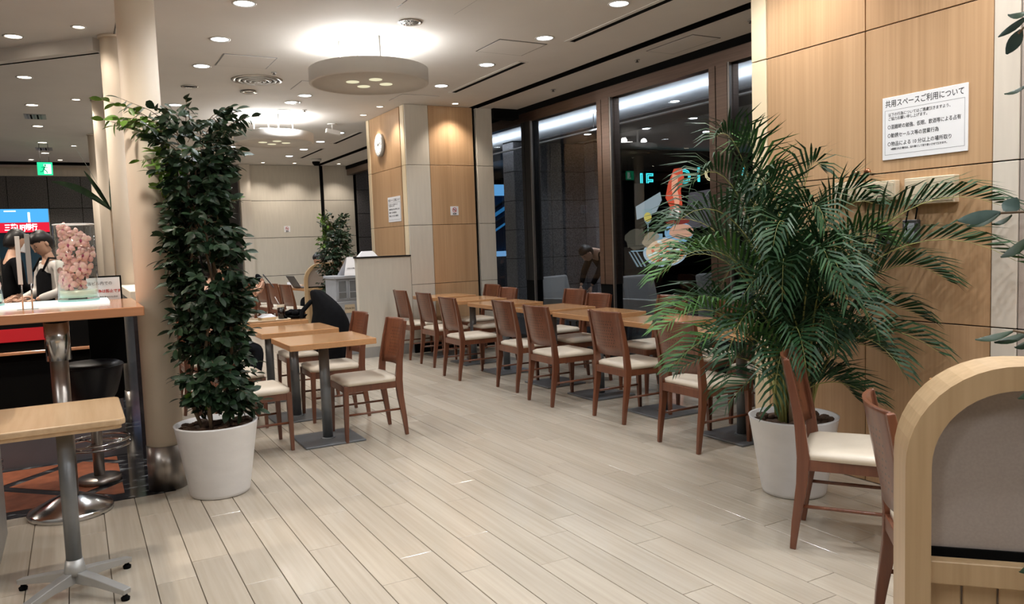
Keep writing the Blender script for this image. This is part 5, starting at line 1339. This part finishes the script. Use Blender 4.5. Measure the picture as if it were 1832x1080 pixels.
for i in range(70):
    a = rr.uniform(0, 6.28); q = math.sqrt(rr.random())*.92; cx, cz = -.37+.52*q*math.cos(a), 1.07+.255*q*math.sin(a); r_2 = rr.uniform(.02, .05); n = 6; ph0 = rr.uniform(0, 3)
    tp[rr.choice((0, 0, 1, 1, 2))].add([(cx+r_2*1.5*math.cos(ph0+k*PI/3), -.014-.0001*i, cz+r_2*.7*math.sin(ph0+k*PI/3)) for k in range(n)], [tuple(range(n))])
for m_, c in zip(tp, cols): m_.build('toppings', c, po)
disc2(.0, 1.46, .40, .22, -.009, E_('poster_bowl', (.28, .52, .75), .8), 'bowl', 28)
disc2(.06, 1.48, .33, .16, -.013, E_('poster_pasta', (.85, .45, .30), .8), 'pasta', 20, .12)
MB().add([(-.30, -.01, 1.78), (.02, -.01, 1.76), (.10, -.01, 2.05), (.06, -.01, 2.35), (.16, -.01, 2.62), (.10, -.01, 2.83), (-.12, -.01, 2.80), (-.28, -.01, 2.50), (-.36, -.01, 2.2), (-.24, -.01, 2.0)], [tuple(range(10))]).build('flame', E_('poster_flame', (.85, .12, .06), .8), po)
MB().add([(-.16, -.012, 1.85), (-.04, -.012, 1.83), (.02, -.012, 2.12), (-.04, -.012, 2.4), (.0, -.012, 2.66), (-.16, -.012, 2.7), (-.20, -.012, 2.4), (-.12, -.012, 2.1)], [tuple(range(8))]).build('flame', E_('poster_flame_core', (.95, .42, .26), .95), po)
disc2(-.10, 1.84, .12, .14, -.014, E_('poster_glow', (1, .85, .75), 1.1), 'flame_glow', 16, .1)
disc2(-.05, 1.70, .34, .07, -.015, E_('poster_wok', (.35, .06, .05), .6), 'pan', 20)
MB().add([(-.98, -.01, 1.96), (-.72, -.01, 1.98), (-.76, -.01, 1.72), (-.83, -.01, 1.64), (-.825, -.01, 1.36), (-.76, -.01, 1.33), (-.92, -.01, 1.33), (-.85, -.01, 1.36), (-.86, -.01, 1.64), (-.93, -.01, 1.72)], [tuple(range(10))]).build('wine_glass', E_('poster_glass', (.45, .60, .62), .6), po)
disc2(-.845, 1.80, .10, .10, -.012, E_('poster_wine', (.75, .62, .15), .8), 'wine', 14)
MB().add([(-1.15, -.009, 2.02), (-.50, -.009, 2.32), (-.46, -.009, 2.15), (-.62, -.009, 1.90), (-1.13, -.009, 1.75)], [tuple(range(5))]).build('bread_basket', E_('poster_bread', (.52, .62, .66), .6), po)
disc2(-1.15, 1.35, .26, .22, -.009, E_('poster_herbs', (.13, .12, .09), .5), 'herbs', 18, .3, 4)
disc2(-.78, 1.32, .22, .18, -.010, E_('poster_salad', (.50, .40, .26), .6), 'salad', 18, .25, 5)
MB().box(-1.3, -.75, -.008, -.006, 1.10, 1.12).box(-.66, -.46, -.010, -.008, 1.18, 1.45).build('napkin', E_('poster_napkin', (.30, .50, .62), .7), po)
for dx in (0, .09, .19): MB().add([(-1.36+dx, -.01, 1.10), (-1.33+dx, -.01, 1.10), (-1.10+dx, -.01, .78), (-1.15+dx, -.01, .78)], [(0, 1, 2, 3)]).build('cutlery', E_('poster_cutlery', (.30, .40, .45), .6), po)
# grey smoke-coloured board and menu to the right of the flame
MB().add([(.12, -.008, 1.55), (1.22, -.008, 1.55), (1.22, -.008, 2.42), (.30, -.008, 2.30)], [(0, 1, 2, 3)]).build('slate_board', E_('poster_slate', (.11, .10, .11), .8), po)
MB().box(1.22, 1.28, -.02, .1, .74, 2.45).build('side_post', 'bronze', po)
mn = thing('menu_board', 'lit menu board at the right of the food poster', 'poster', (12.85, 12.9, 1.75)); MB().box(0, .42, 0, .05, 0, .55).build('panel', E_('menu_cream', (.62, .48, .36), .5), mn); MB().box(.02, .40, -.004, 0, .12, .20).box(.02, .40, -.004, 0, .30, .34).build('picture', E_('menu_red', (.30, .10, .06), .6), mn)
# lounge chairs in the corridor
def lounge(x, y, rz, label):
    t = thing('lounge_chair', label, 'armchair', (x, y, 0), rz); gm = mat('pale_grey_upholstery', (.26, .25, .24), .85, noise=.05)
    MB().box(-.34, .34, -.32, .32, .26, .42, .03).build('seat', gm, t, bevel=.02)
    MB().bar([(0, .30, .30), (0, .36, .62), (0, .41, .86)], [.68]*3, [.13, .12, .10], (1, 0, 0)).build('backrest', gm, t, bevel=.03)
    for s in (-1, 1): MB().box(s*.36-.03, s*.36+.03, -.32, .36, .24, .56, .01).build('armrest', gm, t, bevel=.015)
    for a in (-.32, .32):
        for b in (-.28, .32): MB().lathe([(.014, 0), (.02, .26)], a, b, n=10).build('leg', 'darkmetal', t)
lounge(6.42, 9.65, R(20), 'pale grey lounge chair beyond the glass beside the bending person')
lounge(7.05, 8.5, R(10), 'pale grey lounge chair beyond the middle glass pane')
lounge(7.95, 7.9, R(5), 'pale grey lounge chair beyond the glass, right of the others')
# bending person outside
x0, y0 = 6.84, 9.42
J = dict(pelvis=(x0+.08, y0, .90), chest=(x0-.12, y0-.02, 1.17), neck=(x0-.26, y0-.03, 1.24), head=(x0-.36, y0-.04, 1.20), shL=(x0-.14, y0-.18, 1.16), shR=(x0-.14, y0+.16, 1.18),
    elL=(x0-.26, y0-.20, .92), elR=(x0-.26, y0+.18, .92), wrL=(x0-.36, y0-.14, .72), wrR=(x0-.36, y0+.12, .72), hipL=(x0+.06, y0-.09, .86), hipR=(x0+.06, y0+.09, .86), knL=(x0+.0, y0-.10, .48), knR=(x0+.08, y0+.10, .48),
    anL=(x0+.06, y0-.10, .09), anR=(x0+.16, y0+.10, .09), toeL=(x0-.14, y0-.10, .03), toeR=(x0-.04, y0+.10, .03))
bp, V = person('person in dark clothes bending over a lounge chair beyond the glass', J=J, headargs=dict(yaw=R(95), pitch=-.9))
for s in 'LR': hand(bp, V['wr'+s], (-.3, 0, -1), (-1, 0, .3), (0, 1 if s == 'L' else -1, 0), .4)
for i, (x, y) in enumerate(((7.26, 8.31), (8.60, 9.42), (8.59, 10.57), (6.63, 9.3), (9.97, 10.6), (7.9, 11.3), (8.1, 14.5), (7.3, 5.5))):
    t = thing('corridor_light', 'small ceiling light in the corridor beyond the glass, ' + ('in the bright ceiling band', 'nearer one behind the dark ceiling band', 'farther one behind the dark ceiling band', 'in the left bright band', 'deepest into the corridor', 'in front of the granite wall', 'by the blue escalator', 'hidden by the oak wall')[i], 'ceiling light', (x, y, 3.20 if 7.46 < x < 8.42 else 3.22), group='corridor lights')
    MB().lathe([(.001, -.002), (.06, -.002)], n=20, cap=False).build('lens', 'lamp_white', t); spot('lamp', t, (0, 0, -.02), P_OUT, (.85, .92, 1), 120)
